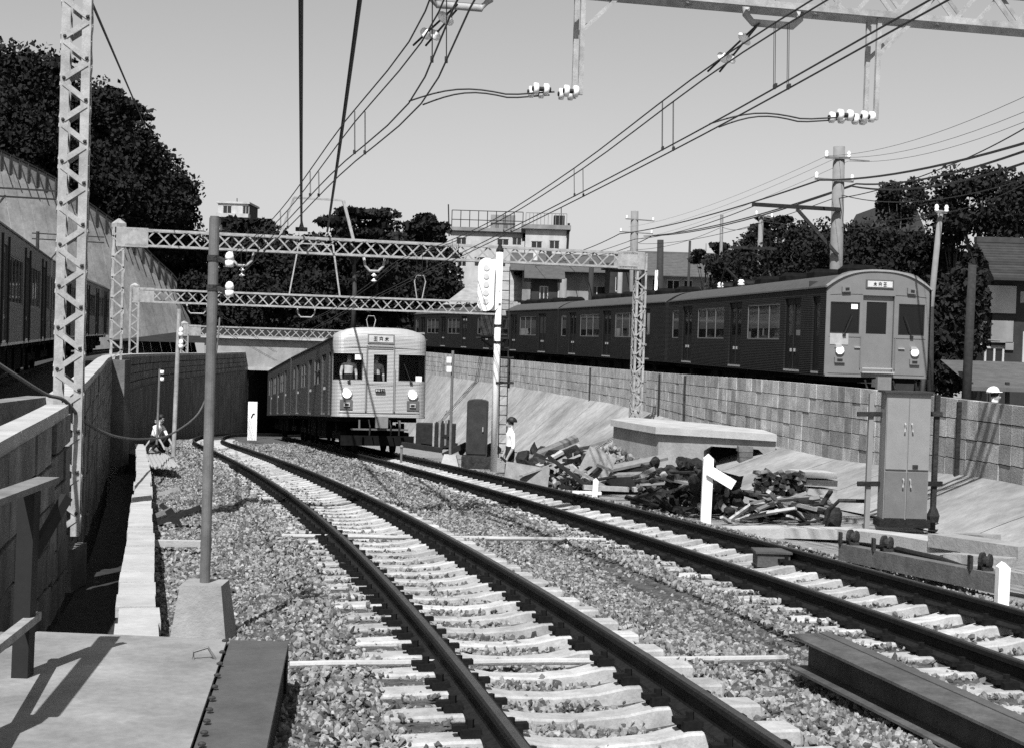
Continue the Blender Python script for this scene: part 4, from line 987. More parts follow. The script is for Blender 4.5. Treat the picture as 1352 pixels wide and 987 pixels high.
# ---------------- train 2: dark ribbed train on the right embankment
S2 = dict(L=17.6, z0=.97, eave=3.24, crown=3.68, win=[(3.85, 7.1, 1.88, 2.9), (9.75, 13.2, 1.88, 2.9), (16.0, 17.0, 1.88, 2.9)], doors=[(2.0, 3.4, 1.02, 3.02), (7.75, 9.15, 1.02, 3.02), (14.0, 15.4, 1.02, 3.02)], crew=[(.45, 1.05, 1.02, 3.02)], doorwin=(2.0, 2.85), grip=1.6,
    mside=M['t2s'], mdoor=M['t2d'], mroof=M['t2r'], mgut=mat('gutter', .09, .5), msill=M['t2s'], mwin=M['wframe'], nmul=lambda h: 3 if h[1] - h[0] > 2 else 1, vents=[1.6, 4.2, 6.8, 9.4, 12.0, 14.6], ventsize=(.7, .9, .24), mvent=M['under'], blind=[2.2, 2.25, 2.2], bev=.0,
    frontcurve=lambda x: .05 + .04 * (x / W2) ** 2, group='cars of the dark train')
e1 = make_car(S2, 'leading dark ribbed train car with grey front on the right embankment', True, (-1, 1))
dr2 = (-.42, .42, 1.12, 3.06)
fh2 = [(-1.27, -.5, 2.07, 2.87), (.54, 1.25, 2.07, 2.87), dr2]
mp2_, _ = make_front(e1, S2, fh2, dr2, M['dglass'], .06, lambda u: roof_z(u, 3.26, 3.7) , M['t2f'])
dwin2 = (-.29, .25, 2.08, 2.9); mpe = lambda u, v, d: (u, .09 + d, v)
dd = panel(cuts(dwin2[:2], -.42, .42), cuts(dwin2[2:], 1.12, 3.06), [dwin2], mpe, .04).build('cab_door', M['t2f'], e1, local=True)
g = MB(); g.add([mpe(u, v, .02) for u, v in ((-.29, 2.08), (.25, 2.08), (.25, 2.9), (-.29, 2.9))], [(0, 1, 2, 3)]); g.build('door_glass', M['dglass'], dd, local=True)
g = MB(); g.box((0, -.06, 1.1), (.86, .14, .04)); g.box((0, -.02, 1.2), (.8, .05, .03)); g.build('front_step', M['trim'], e1, local=True)
for u in (-1.0, 1.0):
    lamp(e1, mp2_, u, 1.64, .1, M['trim'])
    box_part(e1, mp2_, 'lamp_visor', u - .13, u + .02, 1.7, 1.78, M['trim'], .1)
    box_part(e1, mp2_, 'tail_lamp', u - .13, u + .13, 1.32, 1.46, M['t2f'], .06); box_part(e1, mp2_, 'tail_lens', u - .07, u + .07, 1.36, 1.42, M['gasket'], .07)
for u in (-.88, .86):
    box_part(e1, mp2_, 'marker_lamp', u - .12, u + .1, 3.14, 3.29, M['t2f'], .07); box_part(e1, mp2_, 'marker_lens', u - .04, u + .06, 3.18, 3.25, M['gasket'], .08)
box_part(e1, mp2_, 'sign_frame', -.37, .37, 3.24, 3.45, mat('sign_frame2', .08, .5), .03); box_part(e1, mp2_, 'destination_sign', -.33, .33, 3.27, 3.42, mat('sign_glass2', .5, .3), .04)
for u, s_ in ((-.9, 1), (.9, -1)):
    g = MB(); g.bar(Vector(mp2_(u, 2.04, -.03)), Vector(mp2_(u + s_ * .2, 2.55, -.03)), .018, .015, (0, 1, 0)); g.box(mp2_(u, 2.03, -.03), (.08, .05, .06)); g.build('wiper', M['gasket'], e1, local=True)
for z_ in (1.05, 1.98, 3.08):
    for a_, b_ in ((-1.38, -.44), (.44, 1.38)):
        g = MB(); g.tube([Vector(mp2_(a_ + (b_ - a_) * k / 8, z_, -.003)) for k in range(9)], .007, 5); g.build('panel_seam', mat('seam2', .05, .6), e1, local=True)
for u in (-.46, .46):
    g = MB(); g.tube([mp2_(u, 1.2, -.03), mp2_(u, 2.0, -.03)], .015, 6); g.build('grab_rail', M['wframe'], e1, local=True)
strokes(e1, mp2_, 0, 3.345, .11, KA[::-1], M['ink'], .046)
box_part(e1, mp2_, 'pale_panel', -1.26, -.78, 1.78, 2.06, mat('pale_patch', .32, .6), .012)
box_part(e1, mp2_, 'number_card', -.72, -.55, 2.7, 2.83, M['white'], -.026)
box_part(e1, mp2_, 'hand_grip', -.62, -.45, 1.71, 1.735, M['trim'], .04); box_part(e1, mp2_, 'hand_grip', .55, .72, 1.71, 1.735, M['trim'], .04)
g = MB(); g.prism([(x, -.03, roof_z(x, 3.24, 3.68) - .0) for x in [-W2 + 2 * W2 * i / 20 for i in range(21)]] + [(x, -.03, roof_z(x, 3.24, 3.68) + .05) for x in [W2 - 2 * W2 * i / 20 for i in range(21)]], (0, .12, 0)); g.build('roof_rim', mat('rim', .24, .5), e1, local=True)
for x in (-.3, .25, .45):
    g = MB(); g.tube([(x, .0, .9), (x + .03, -.1, .7), (x + .02, -.05, .5)], .03, 6); g.build('brake_hose', M['gasket'], e1, local=True)
TRP = [(9.36, 36.98), (7.2, 54.7), (3.62, 72.3), (-.95, 89.4), (-5.9, 106.3)]
def seg(i, gap=.35):
    a, b = Vector((*TRP[i], -1.67)), Vector((*TRP[i + 1], -1.67)); d = (b - a).normalized(); return a + d * (gap if i else 0), b
place(e1, *seg(0))
e2 = make_car(S2, 'second car of the dark train, behind the nearest full portal mast', False, (-1,)); place(e2, *seg(1))
e3 = copy_thing(e2, (0, 0, 0), label='third car of the dark train, behind the white signal'); place(e3, *seg(2))
e4 = copy_thing(e2, (0, 0, 0), label='fourth car of the dark train, beside the pale train roof'); place(e4, *seg(3))
# pantograph on the second dark car
a, b = seg(0); d = (b - a).normalized(); c_ = a + d * 11.5
pg = thing('pantograph', 'dark pantograph frame on the roof of the leading dark train car', 'pantograph', tuple(c_ + Vector((0, 0, 3.7))))
R, _ = frame(a, b)
def pl_(x, y, z): return c_ + R @ Vector((x, y, z))
for s in (-1, 1):
    for q0, q1 in (((s * .55, -.6, 3.75), (s * .75, .7, 4.3)), ((s * .75, .7, 4.3), (s * .4, -.1, 4.95)), ((s * .55, 2.0, 3.75), (s * .75, .7, 4.3)), ): bar('arm', M['scrap'], pg, pl_(*q0), pl_(*q1), .05, .05)
for y in (-.2, .1): bar('contact_shoe', M['scrap'], pg, pl_(-.75, y, 4.95), pl_(.75, y, 4.95), .07, .07)
bar('base_bar', M['scrap'], pg, pl_(-.6, -.6, 3.78), pl_(.6, -.6, 3.78), .08, .1); bar('base_bar', M['scrap'], pg, pl_(-.6, 2.0, 3.78), pl_(.6, 2.0, 3.78), .08, .1)
for x, y in ((-.55, -.6), (-.55, 2.0)):
    g = MB(); g.lathe(pl_(x, y, 3.66), [(.1, 0), (.12, .05), (.08, .09), (.12, .13), (.06, .2)], 9); g.build('insulator', M['porc'], pg, True)

# ---------------- train 3: shaded train at the left edge
S3 = dict(L=17.6, z0=1.0, eave=3.45, crown=3.8, win=[(3.8, 7.2, 1.9, 2.95), (9.6, 13.0, 1.9, 2.95), (15.6, 17.0, 1.9, 2.95), (.5, 1.4, 1.9, 2.95)], doors=[(2.0, 3.3, 1.05, 3.1), (7.75, 9.05, 1.05, 3.1), (13.6, 14.9, 1.05, 3.1)], crew=[], doorwin=(1.95, 2.95), grip=1.6,
    mside=M['t3s'], mdoor=M['t3d'], mroof=M['t2r'], mgut=M['t3s'], msill=mat('pale_sill', .5, .5), mwin=M['t3d'], nmul=lambda h: 4 if h[1] - h[0] > 2 else 2, vents=[2, 5, 8, 11, 14], ventsize=(1.0, 1.0, .25), mvent=M['under'], bars=True, group='cars of the shaded left train')
f1 = make_car(S3, 'shaded train car at the left edge behind the lattice mast', False, (1,))
def on3(Y): return Vector((XTL(Y), Y, -1.47))
ya = 27.0; y2 = step(on3, ya, 17.6); place(f1, on3(ya), on3(y2))
for lab in ('shaded left train car seen between the near mast and the first portal', 'farthest shaded left train car half hidden by the portal mast'):
    f2 = copy_thing(f1, (0, 0, 0), label=lab); y3 = step(on3, y2 + .45, 17.6); place(f2, on3(y2 + .45), on3(y3)); y2 = y3
# ================================================================== THINGS BESIDE THE TRACKS
GZ = lambda Y: ZT(Y) - .3
# ---- two-door equipment cabinet between two posts
YC = 21.5; q = at(1194, 694, YC); cb = thing('equipment_cabinet', 'tall grey two-door equipment cabinet standing before the block wall', 'cabinet', tuple(q))
cw, cd = .33, .17; zt_ = at(1200, 519, YC).z; zm = at(1196, 621, YC).z
g = MB(); g.box((q.x, YC + cd, (q.z + .1 + zt_) / 2), (2 * cw, 2 * cd, zt_ - q.z - .1)); g.build('case', M['cab'], cb)
g = MB(); g.prism([(q.x - cw - .04, YC - .05, zt_), (q.x + cw + .04, YC - .05, zt_), (q.x + cw + .04, YC - .05, zt_ + .03), (q.x - cw - .04, YC - .05, zt_ + .03)], (0, 2 * cd + .1, 0)); g.build('roof', M['cab_d'], cb)
for s in (-1, 1):
    for z0_, z1_, hz in ((zm + .02, zt_ - .07, zm + .62), (q.z + .12, zm - .02, q.z + .62)):
        g = MB(); g.box((q.x + s * cw / 2, YC - .012, (z0_ + z1_) / 2), (cw - .02, .022, z1_ - z0_)); o = g.build('door', M['cab'] if z0_ > zm else mat('cabinet_lower_shaded', .12, .5, var=.12, scale=4), cb)  # lower doors painted darker in place of a shadow across them
        g = MB(); g.tube([(q.x + s * .05, YC - .02, hz + .09), (q.x + s * .05, YC - .06, hz + .07), (q.x + s * .06, YC - .06, hz - .03)], .014, 6); g.build('handle', M['trim'], o, rel=cb.location)
g = MB(); g.box((q.x + .12, YC - .03, zm + .07), (.08, .02, .05)); g.build('lock', M['scrap'], cb)
g = MB(); g.box((q.x, YC + cd, q.z + .04), (2 * cw + .1, 2 * cd + .06, .12)); g.build('plinth', M['scrap'], cb)
for px, pt, lab in ((1148, 519, 'left'), (1235, 521, 'right')):
    p0 = at(px - 4, 690, YC + .3); p1 = at(px + 3, pt, YC + .3)
    bar('support_post', M['scrap'] if lab == 'right' else M['cab'], cb, p0 - Vector((0, 0, .1)), p1, .07, .09, (0, 1, 0))
    for py in (546, 638):
        a_ = at(px - 16, py, YC + .25) if lab == 'left' else at(px - 15, py, YC + .25); b_ = at(px + 16, py, YC + .25) if lab == 'left' else at(px + 9, py, YC + .25)
        bar('clamp_bar', M['scrap'], cb, a_, b_, .06, .07)
g = MB(); g.lathe(at(1232, 680, YC + .15), [(.08, -.1), (.1, 0), (.06, .1), (.02, .16)], 8); solo('cable_bundle', g, M['scrap'], 'dark cable bundle at the foot of the cabinet post', 'cable')
# ---- concrete chamber with opening below the wall
ck = thing('concrete_chamber', 'pale concrete chamber with a dark opening and brick pier below the wall', 'chamber', (5, 38, -3.3))
A, B, C, D_ = Vector((2.85, 41, 0)), Vector((3.84, 38, 0)), Vector((6.75, 36.4, 0)), Vector((6.9, 37, 0)); ZC = -2.2
back = [Vector((XWR(38.2) - .05, 38.2, 0)), Vector((5.6, 40.4, 0))]
def zz(p, z): return Vector((p.x, p.y, z))
top = [A, B, C] + back + [Vector((3.6, 42.6, 0))]
g = MB(); g.prism([zz(p, ZC - .18) for p in top], (0, 0, .18)); g.build('top_slab', M['conc_l'], ck)
g = MB(); ins = Vector((.1, .12, 0)); g.add([zz(A + ins, ZC - .18), zz(B + ins, ZC - .18), zz(B + ins, -3.6), zz(A + ins, -3.9)], [(0, 1, 2, 3)]); l_ = Vector((3.3, 42.6, 0)); g.add([zz(l_, ZC - .18), zz(A + ins, ZC - .18), zz(A + ins, -3.9), zz(l_, -4.2)], [(0, 1, 2, 3)]); g.build('side_wall', M['conc'], ck)
u = lambda k, z: zz((B + ins).lerp(C + Vector((0, .12, 0)), k), z)
g = MB(); pts_ = [(0, ZC - .18), (1, ZC - .18), (1, -2.75), (.97, -2.9), (.86, -2.62), (.86, -2.62), (.46, -2.62), (.4, -2.75), (.4, -3.5), (0, -3.6)]
f_ = [u(*p) for p in pts_]; g.add([v for v in f_], [(0, 1, 4, 6), (1, 2, 3, 4), (0, 6, 7, 8, 9)]); 
g.add([f_[6], f_[4], f_[4] + Vector((.3, .9, 0)), f_[6] + Vector((.3, .9, 0)), f_[7], f_[7] + Vector((.3, .9, 0)), f_[8], f_[8] + Vector((.3, .9, 0))], [(0, 1, 2, 3), (0, 3, 5, 4), (4, 5, 7, 6)])
g.build('front_wall', M['conc'], ck)
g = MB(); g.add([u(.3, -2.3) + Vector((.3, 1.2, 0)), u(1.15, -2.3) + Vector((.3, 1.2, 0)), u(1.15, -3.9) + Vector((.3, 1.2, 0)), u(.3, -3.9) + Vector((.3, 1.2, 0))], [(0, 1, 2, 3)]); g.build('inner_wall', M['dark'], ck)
pc = at(983, 620, 36.9); k = 0
for zi in range(6):
    piece('pier_brick', M['brick'], ck, (pc.x + random.uniform(-.01, .01), 36.95, -3.35 + zi * .145), (.36 + random.uniform(-.03, .02), .36, .135), Euler((0, 0, random.uniform(-.05, .05))))
# ---- gradient post and small marker posts
YG = 21.4; a, b = at(932, 682, YG), at(936, 605, YG); gp = thing('gradient_post', 'white gradient post with one slanting arm beside the far track', 'track sign', tuple(a))
def plank_post(parent, a, b, w, th, name, m, point=True):
    R, L = frame(a, b, (0, 1, 0)); x = R.col[0]; y = Vector((0, 1, 0)); tip = (b - a).normalized() * (w * .45 if point else 0)
    g = MB(); g.prism([a - x * w/2, a + x * w/2, b + x * w/2, b + tip, b - x * w/2], y * th); return g.build(name, m, parent)
plank_post(gp, a - Vector((0, 0, .15)), b, .15, .1, 'post', M['white'])
plank_post(gp, at(936, 620, YG - .06), at(969, 640, YG - .06), .15, .04, 'arm', M['white'], False)
for px, y0_, y1_, Y, w, lab in ((786, 652, 634, 27.3, .1, 'small white marker post before the rubble heap'), (1326, 790, 749, 12.7, .1, 'small white marker post at the right edge beside the rail')):
    a, b = at(px - 1, y0_, Y), at(px + 1, y1_, Y); t = thing('marker_post', lab, 'track sign', tuple(a)); plank_post(t, a - Vector((0, 0, .1)), b, w, w, 'post', M['white'])
g = MB(); a, b = at(332, 572, 66), at(335, 530, 66); t = thing('marker_board', 'white upright board with a dark mark before the tunnel mouth', 'track sign', tuple(a)); g.box((a + b) / 2 - Vector((0, 0, .15)), (.42, .1, b.z - a.z + .3)); g.build('board', M['white'], t)
g = MB(); q = at(334, 548, 65.93); g.bar(q + Vector((-.08, 0, -.1)), q + Vector((.0, 0, .08)), .05, .012, (0, 1, 0)); g.bar(q + Vector((.0, 0, .08)), q + Vector((.08, 0, .08)), .05, .012, (0, 1, 0)); g.build('mark', M['ink'], t)
# ---- steel I-beam lying in the right foreground
zt_ = -1.79; i0, i1 = ray_z(1042, 836, zt_), ray_z(1440, 1020, zt_); d = (i1 - i0); d.z = 0; d.normalize(); s = Vector((-d.y, d.x, 0)); w = .29
if s.x < 0: s = -s
ib = thing('steel_beam', 'long dark steel I-beam lying between the tracks at the lower right', 'beam', (i0.x, i0.y, zt_ - .26))
L = 4.4; e_ = Vector((i0.x, i0.y, 0)); far = ray_z(1112, 832, zt_); s2 = (Vector((far.x, far.y, 0)) - e_).normalized()
def slab(name, o0, wd, z0_, z1_, m): g = MB(); p = e_ + s * o0; g.prism([zz(p, z0_), zz(p + s * wd, z0_), zz(p + s * wd + d * L, z0_), zz(p + d * L, z0_)], (0, 0, z1_ - z0_)); return g.build(name, m, ib)
slab('top_flange', 0, w, zt_ - .016, zt_, M['beam']); slab('web', w / 2 - .008, .016, zt_ - .2, zt_ - .0165, M['beam']); slab('bottom_flange', -.0, w, zt_ - .216, zt_ - .2005, M['beam'])
slab('cover_plate', w - .085, .075, zt_ + .001, zt_ + .006, M['deck_d'])
# ---- conduits crossing the ballast
for (x0, y0_, Y0), (x1, y1_, Y1), lab, r in (((383, 847, 8.55), (1038, 836, 9.3), 'pale conduit crossing under the rails in the foreground', .022), ((372, 697, 16.6), (800, 697, 17.4), 'pale conduit crossing the ballast behind the first one', .026)):
    a, b = at(x0, y0_, Y0), at(x1, y1_, Y1); n = 12; g = MB()
    pts_ = [a.lerp(b, i / n) for i in range(n + 1)]
    for p in pts_: p.z = ZT(p.y) - .165 + random.uniform(-.004, .004)
    g.tube(pts_, r, 8); solo('conduit', g, M['conc_l'], lab, 'pipe')
# insulated joint box between the rails of the far track
bx_ = at(1018, 745, 15.1); g = MB(); g.box((bx_.x, 15.1, ZT(15.1) - .1), (.34, .3, .14)); g.box((bx_.x, 15.1, ZT(15.1) - .02), (.38, .34, .02)); solo('track_box', g, M['beam'], 'small dark steel box between the rails of the far track', 'box')
# ---- timber and rollers beside the far track, concrete edging behind it
a, b = at(1115, 706, 15.9), at(1325, 775, 13.2); a.z = ZT(15.9) - .2 + .12; b.z = ZT(13.2) - .2 + .12
rt = thing('roller_beam', 'grey timber beam with dark iron rollers beside the far track at the right', 'beam', tuple(a)); bar('timber', mat('old_timber', .1, .9, var=.3, scale=7, bump=.006, bscale=40), rt, a, b, .14, .18)
for k in (.08, .32, .92):
    p = a.lerp(b, k) + Vector((.0, .1, .17)); g = MB(); g.lathe(p, [(.03, -.06), (.08, -.05), (.085, -.02), (.05, -.01), (.05, .02), (.078, .03), (.07, .05), (.03, .06)], 14, (.8, -.6, 0)); g.box(p - Vector((0, 0, .1)), (.1, .16, .1)); g.bar(p + Vector((-.12, .08, -.1)), p + Vector((-.12, .08, .04)), .03, .08); g.build('roller', M['scrap'], rt)
g = MB(); p0, p1 = a.lerp(b, .36) + Vector((.05, .12, .12)), a.lerp(b, .95) + Vector((.08, .16, .0)); g.tube([p0, p0.lerp(p1, .5) + Vector((0, 0, .03)), p1], .03, 8); g.build('pull_rod', M['scrap'], rt)
ed = thing('concrete_edging', 'pale concrete edging slabs running behind the far track at the right', 'edging', tuple(at(960, 700, 20)))
E_ = [(955, 697, 20.6), (1040, 696, 20.5), (1120, 698, 19.9), (1195, 706, 18.6), (1248, 715, 17.6)]
for i in range(len(E_) - 1): bar('edging_slab', M['conc_l'], ed, at(*E_[i]) - Vector((0, 0, .06)), at(*E_[i + 1]) - Vector((0, 0, .06)), .42, .14)
for (x0, y0_, Y0), (x1, y1_, Y1), w, h in (((1240, 712, 17.6), (1360, 730, 16.2), .35, .16), ((1252, 735, 16.4), (1336, 742, 15.8), .2, .1), ((1290, 752, 14.9), (1365, 765, 14.2), .22, .12), ((1255, 708, 18.2), (1310, 712, 17.6), .3, .12)):
    bar('edging_slab', M['conc'], ed, at(x0, y0_, Y0), at(x1, y1_, Y1), w, h)
# ---- heaps along the right of the far track
def chunk_mesh(name, m, n=1, sub=1):
    bm = bmesh.new(); bmesh.ops.create_icosphere(bm, subdivisions=sub, radius=.5)
    for v in bm.verts: v.co *= random.uniform(.72, 1.22)
    me = bpy.data.meshes.new(name); bm.to_mesh(me); bm.free(); me.materials.append(m); return me
def toss(name, px, py, Y, L, w, h, ax, ay, az, m, label, cat, group):
    p = at(px, py, Y); o = bpy.data.objects.new(name, unit_cube(m)); link(o); o.location = p; o.scale = (L, w, h); o.rotation_euler = tuple(math.radians(v) for v in (ax, ay, az)); return tag(o, label, cat, group)
PL, GP = 'loose weathered plank lying in the rubble heap by the far track', 'planks in the rubble heap'
PN = []; ORDP = [k + ' of the ' + g_ for g_ in ('upper left boards', 'lower left boards', 'skip and foot boards', 'loose top boards') for k in ('first', 'second', 'third', 'fourth', 'fifth')]
for (px, py, Y, L, w, h, ax, ay, az, mk) in [
    (728, 592, 32, 1.25, .3, .1, 10, -24, 8, 'plank'), (737, 601, 32.2, 1.1, .22, .07, 12, -24, 12, 'plank'), (770, 591, 33, 1.2, .16, .06, 5, -20, -10, 'plank'), (712, 613, 31, 1.2, .14, .06, 8, -28, 20, 'conc_l'), (762, 606, 32, 1.3, .13, .08, 0, 3, 10, 'tar'),
    (690, 625, 29.5, 1.0, .16, .05, 10, -22, 30, 'plank'), (683, 621, 29.6, .9, .1, .05, 0, 38, 5, 'tar'), (742, 634, 29.3, 1.15, .12, .06, 5, -18, 25, 'plank'), (758, 628, 29, 1.3, .15, .06, 0, 35, -10, 'tar'), (782, 632, 29.2, .9, .1, .05, 8, 28, 14, 'plank'),
    (835, 612, 30.5, 1.5, .28, .06, 12, -13, 6, 'plank'), (822, 626, 30, 1.6, .25, .05, 6, -4, 0, 'plank'), (800, 644, 28, .9, .12, .09, 0, 2, 10, 'plank'), (868, 643, 27, .95, .16, .08, 0, -5, 10, 'conc_l'), (775, 650, 27.8, .6, .12, .06, 0, 3, 30, 'white'),
    (700, 604, 32.3, .9, .13, .05, 0, -32, 40, 'tar'), (748, 617, 30.5, .9, .1, .06, 10, 20, -20, 'plank'), (724, 628, 29.5, 1.0, .1, .05, 8, 30, 20, 'plank'), (792, 600, 33, .9, .12, .05, 8, -34, 12, 'plank'), (812, 600, 33, .7, .1, .05, 0, 24, 0, 'tar')]:
    PN.append(toss('wood_plank', px, py, Y, L, w, h, ax, ay, az, M[mk], PL, 'plank', GP)); PN[-1]['label'] = {'tar': 'dark tarred', 'plank': 'weathered', 'conc_l': 'pale', 'white': 'white'}[mk] + ' plank in the rubble heap, ' + ORDP[len(PN) - 1]
for (px, py, Y, L, w, ax, ay, az, lab) in ((695, 632, 29, .9, .62, 62, 8, 5, 'riveted sheet metal panel leaning at the left of the rubble heap'), (785, 620, 29.8, .62, .85, 68, 22, -12, 'bent grey sheet metal panel leaning in the middle of the rubble heap'), (735, 622, 30.5, .7, .5, 40, -30, 10, 'pale tilted slab in the rubble heap left of the bent sheet')):
    toss('sheet_metal_panel' if 'sheet' in lab else 'concrete_slab', px, py, Y, L, w, .03 if 'sheet' in lab else .1, ax, ay, az, M['sheet'] if 'sheet' in lab else M['conc_l'], lab, 'panel', None)
CH = [chunk_mesh('rubble_chunk', M['rubble']) for _ in range(4)]; SCRP = [chunk_mesh('scrap_lump', M['scrap'], 1, 2) for _ in range(4)]
def lump(me, px, py, Y, s, label, cat, group, flat=.7):
    o = bpy.data.objects.new(me.name.split('.')[0], me); link(o); o.location = at(px, py, Y); o.scale = (s * random.uniform(.8, 1.6), s * random.uniform(.5, 1.1), s * flat); o.rotation_euler = (random.random() * 6, random.random() * 6, random.random() * 6); return tag(o, label, cat, group)
for i in range(90):   # broken concrete heaped on the tarred skip
    u_ = random.random(); px = 770 + 85 * u_ + random.uniform(-4, 4); py = 603 - 16 * math.sin(min(1, u_ * 1.2) * math.pi) * random.random() + 14 * (u_ - .2) * .7
    lump(random.choice(CH), px, py, 31.5 + random.uniform(-.5, .7), random.uniform(.1, .24), 'broken concrete chunk heaped on top of the dark skip', 'rubble', 'chunks on the dark skip')
for i in range(45):
    lump(random.choice(CH), random.uniform(685, 790), random.uniform(618, 645), 30 + random.uniform(-1, 1.5), random.uniform(.1, .3), 'loose chunk of concrete at the foot of the plank heap', 'rubble', 'chunks under the planks')
for i in range(60):   # low base of the heap so that nothing floats
    lump(random.choice(SCRP), random.uniform(690, 800), random.uniform(604, 640), 32 + random.uniform(-1.5, 1), random.uniform(.25, .5), 'dark lump of scrap buried under the rubble planks', 'scrap', 'dark scrap under the planks')
sk = at(810, 632, 31.0); g = MB(); g.prism([(sk.x - .85, 30.4, sk.z - .3), (sk.x + .8, 30.4, sk.z - .3), (sk.x + .9, 30.4, sk.z + .35), (sk.x - .75, 30.4, sk.z + .2)], (0, 1.4, 0)); solo('rubble_skip', g, M['tar'], 'dark tarred skip full of broken concrete beside the chamber', 'skip')
for i in range(150):   # dark scrap heap around the gradient post
    u_ = random.random(); px = 845 + 130 * u_; py = 668 + u_ * 8 - random.random() * (62 if 20 < px - 845 < 95 else 40)
    lump(random.choice(SCRP), px, py, 26 + random.uniform(-1.2, 2.5) - u_ * 2, random.choice((.12, .17, .22, .3)), 'dark lump of scrap in the heap behind the white gradient post', 'scrap', 'dark scrap behind the gradient post')
for px, py in ((876, 626), (861, 634), (882, 652), (960, 650), (954, 668), (923, 668)):
    lump(random.choice(CH), px, py, 23.5, .16, 'small pale fragment on the dark scrap heap', 'rubble', 'pale fragments on the scrap heap').data = CH[0]
# sticks and offcuts that knit the heaps together
OFF = []
for i in range(170):
    zone = (0, 1, 1, 2)[i % 4]
    px, py, Yq = (random.uniform(690, 800), random.uniform(606, 646), 30.5 + random.uniform(-1.5, 2)) if zone == 0 else (random.uniform(845, 965), random.uniform(622, 674), 25 + random.uniform(-1.5, 2)) if zone == 1 else (random.uniform(960, 1095), random.uniform(652, 692), 23.3 + random.uniform(-.6, .8))
    mk = random.choice(('tar', 'tar', 'plank', 'scrap', 'conc_l')) if zone != 1 else random.choice(('tar', 'scrap', 'scrap', 'plank'))
    zn = ('the left rubble heap', 'the scrap behind the gradient post', 'the ground around the iron stack')[zone]
    toss('offcut', px, py, Yq, random.uniform(.25, .9), random.uniform(.04, .12), random.uniform(.03, .07), random.uniform(-25, 25), random.uniform(-35, 35), random.uniform(-60, 60), M[mk], {'tar': 'dark', 'plank': 'weathered', 'scrap': 'black', 'conc_l': 'pale'}[mk] + ' offcut strewn over ' + zn, 'offcut', {'tar': 'dark', 'plank': 'weathered', 'scrap': 'black', 'conc_l': 'pale'}[mk] + ' offcuts on ' + zn)
# stacked iron track parts on trestles
YK = 24.0
stk = thing('iron_stack', 'stack of cast iron track fittings on a dark trestle left of the cabinet', 'stack', tuple(at(1030, 692, YK)))
for py, x0, x1 in ((652, 985, 1060), (662, 1010, 1065)): bar('shelf', M['sheet'], stk, at(x0, py - 2, YK), at(x1, py + 5, YK), .7, .035)
for x in (992, 1015, 1040, 1060): bar('trestle_leg', M['tar'], stk, at(x, 660, YK), at(x, 694, YK), .06, .06, (0, 1, 0))
g = MB(); p = at(1030, 678, YK + .4); g.box(p, (.95, .5, .38)); g.build('dark_box', M['tar'], stk)
for r in range(5):
    for cidx in range(8):
        p = at(1000 + cidx * 8.2 + (r % 2) * 3, 647 - r * 6 + cidx * .6, YK + random.uniform(-.12, .12)); g = MB()
        g.box(p, (.1 * random.uniform(.7, 1.2), .3, .055), Euler((random.uniform(-.3, .3), random.uniform(-.5, .5), random.uniform(-.4, .4))).to_matrix()); g.build('fitting', M['sheet'], stk)
for r, (py, x0, x1) in enumerate(((624, 1048, 1092), (634, 1050, 1092), (646, 1056, 1091))): bar('concrete_slab', M['conc_l'], stk, at(x0, py, YK + .6), at(x1 + 4, py + 2, YK + .8), .5, .1)
for px, py, s in ((1072, 683, .3), (1085, 676, .25), (1062, 690, .2)):
    p = at(px, py, YK); g = MB(); g.box(p, (s, .3, s * .55), Euler((0, random.uniform(-.3, .3), .3)).to_matrix()); g.build('loose_block', M['conc'], stk)
# bent pipe and a dark drum beside the cabinet's left post
g = MB(); g.tube([at(1146, 661, 22), at(1108, 660, 22), at(1096, 672, 22.2), at(1088, 690, 22.3)], .03, 8); solo('bent_pipe', g, M['scrap'], 'dark bent pipe reaching the left cabinet post', 'pipe')
p = at(1100, 682, 22.5); g = MB(); g.lathe(p - Vector((0, 0, .15)), [(.12, 0), (.14, .1), (.14, .22), (.1, .3)], 12); solo('iron_drum', g, M['scrap'], 'small dark iron drum under the bent pipe', 'drum')
# low dark crate stack right of the pale train
ct = thing('timber_crate', 'dark slatted timber crate right of the pale train front', 'crate', tuple(at(574, 590, 40)))
c0 = at(560, 592, 40.5); 
g = MB(); g.box(c0 + Vector((.3, .4, .35)), (1.1, .7, .7)); g.build('crate_body', M['tar'], ct)
for i in range(6): p = at(572 + i * 4, 583 - i * .6, 39.6); bar('slat', M['tar'] if i % 2 else M['plank'], ct, p + Vector((0, 0, -.25)), p + Vector((0, 0, .55)), .05, .03, (0, 1, 0))
for dy in (0, .3): bar('batten', M['tar'], ct, at(560, 592, 39.8) + Vector((0, 0, dy)), at(596, 588, 39.5) + Vector((0, 0, dy)), .06, .06)
for (px0, py0, px1, py1, Y, lab) in ((530, 586, 584, 594, 38.8, 'dark timber baulk lying right of the pale train'), (585, 601, 616, 586, 37.6, 'slanting timber beside the dark relay locker'), (556, 581, 604, 588, 40.5, 'long timber behind the slatted crate')):
    g = MB(); g.bar(at(px0, py0, Y), at(px1, py1, Y), .14, .14); solo('timber_baulk', g, M['tar'], lab, 'timber')
for px in (610, 646, 656): lump(random.choice(SCRP), px, 593, 37.8, .3, 'dark lump at the foot of the relay locker', 'scrap', 'dark lumps by the relay locker')
p = at(530, 597, 36.2); g = MB(); g.tube([p - Vector((0, 0, .25)), p + Vector((0, 0, .12))], .03, 8); g.lathe(p + Vector((0, 0, .12)), [(.04, 0), (.05, .03), (.02, .07)], 8); solo('stub_post', g, M['pole'], 'short thin stub post beside the rail before the pale train', 'post')
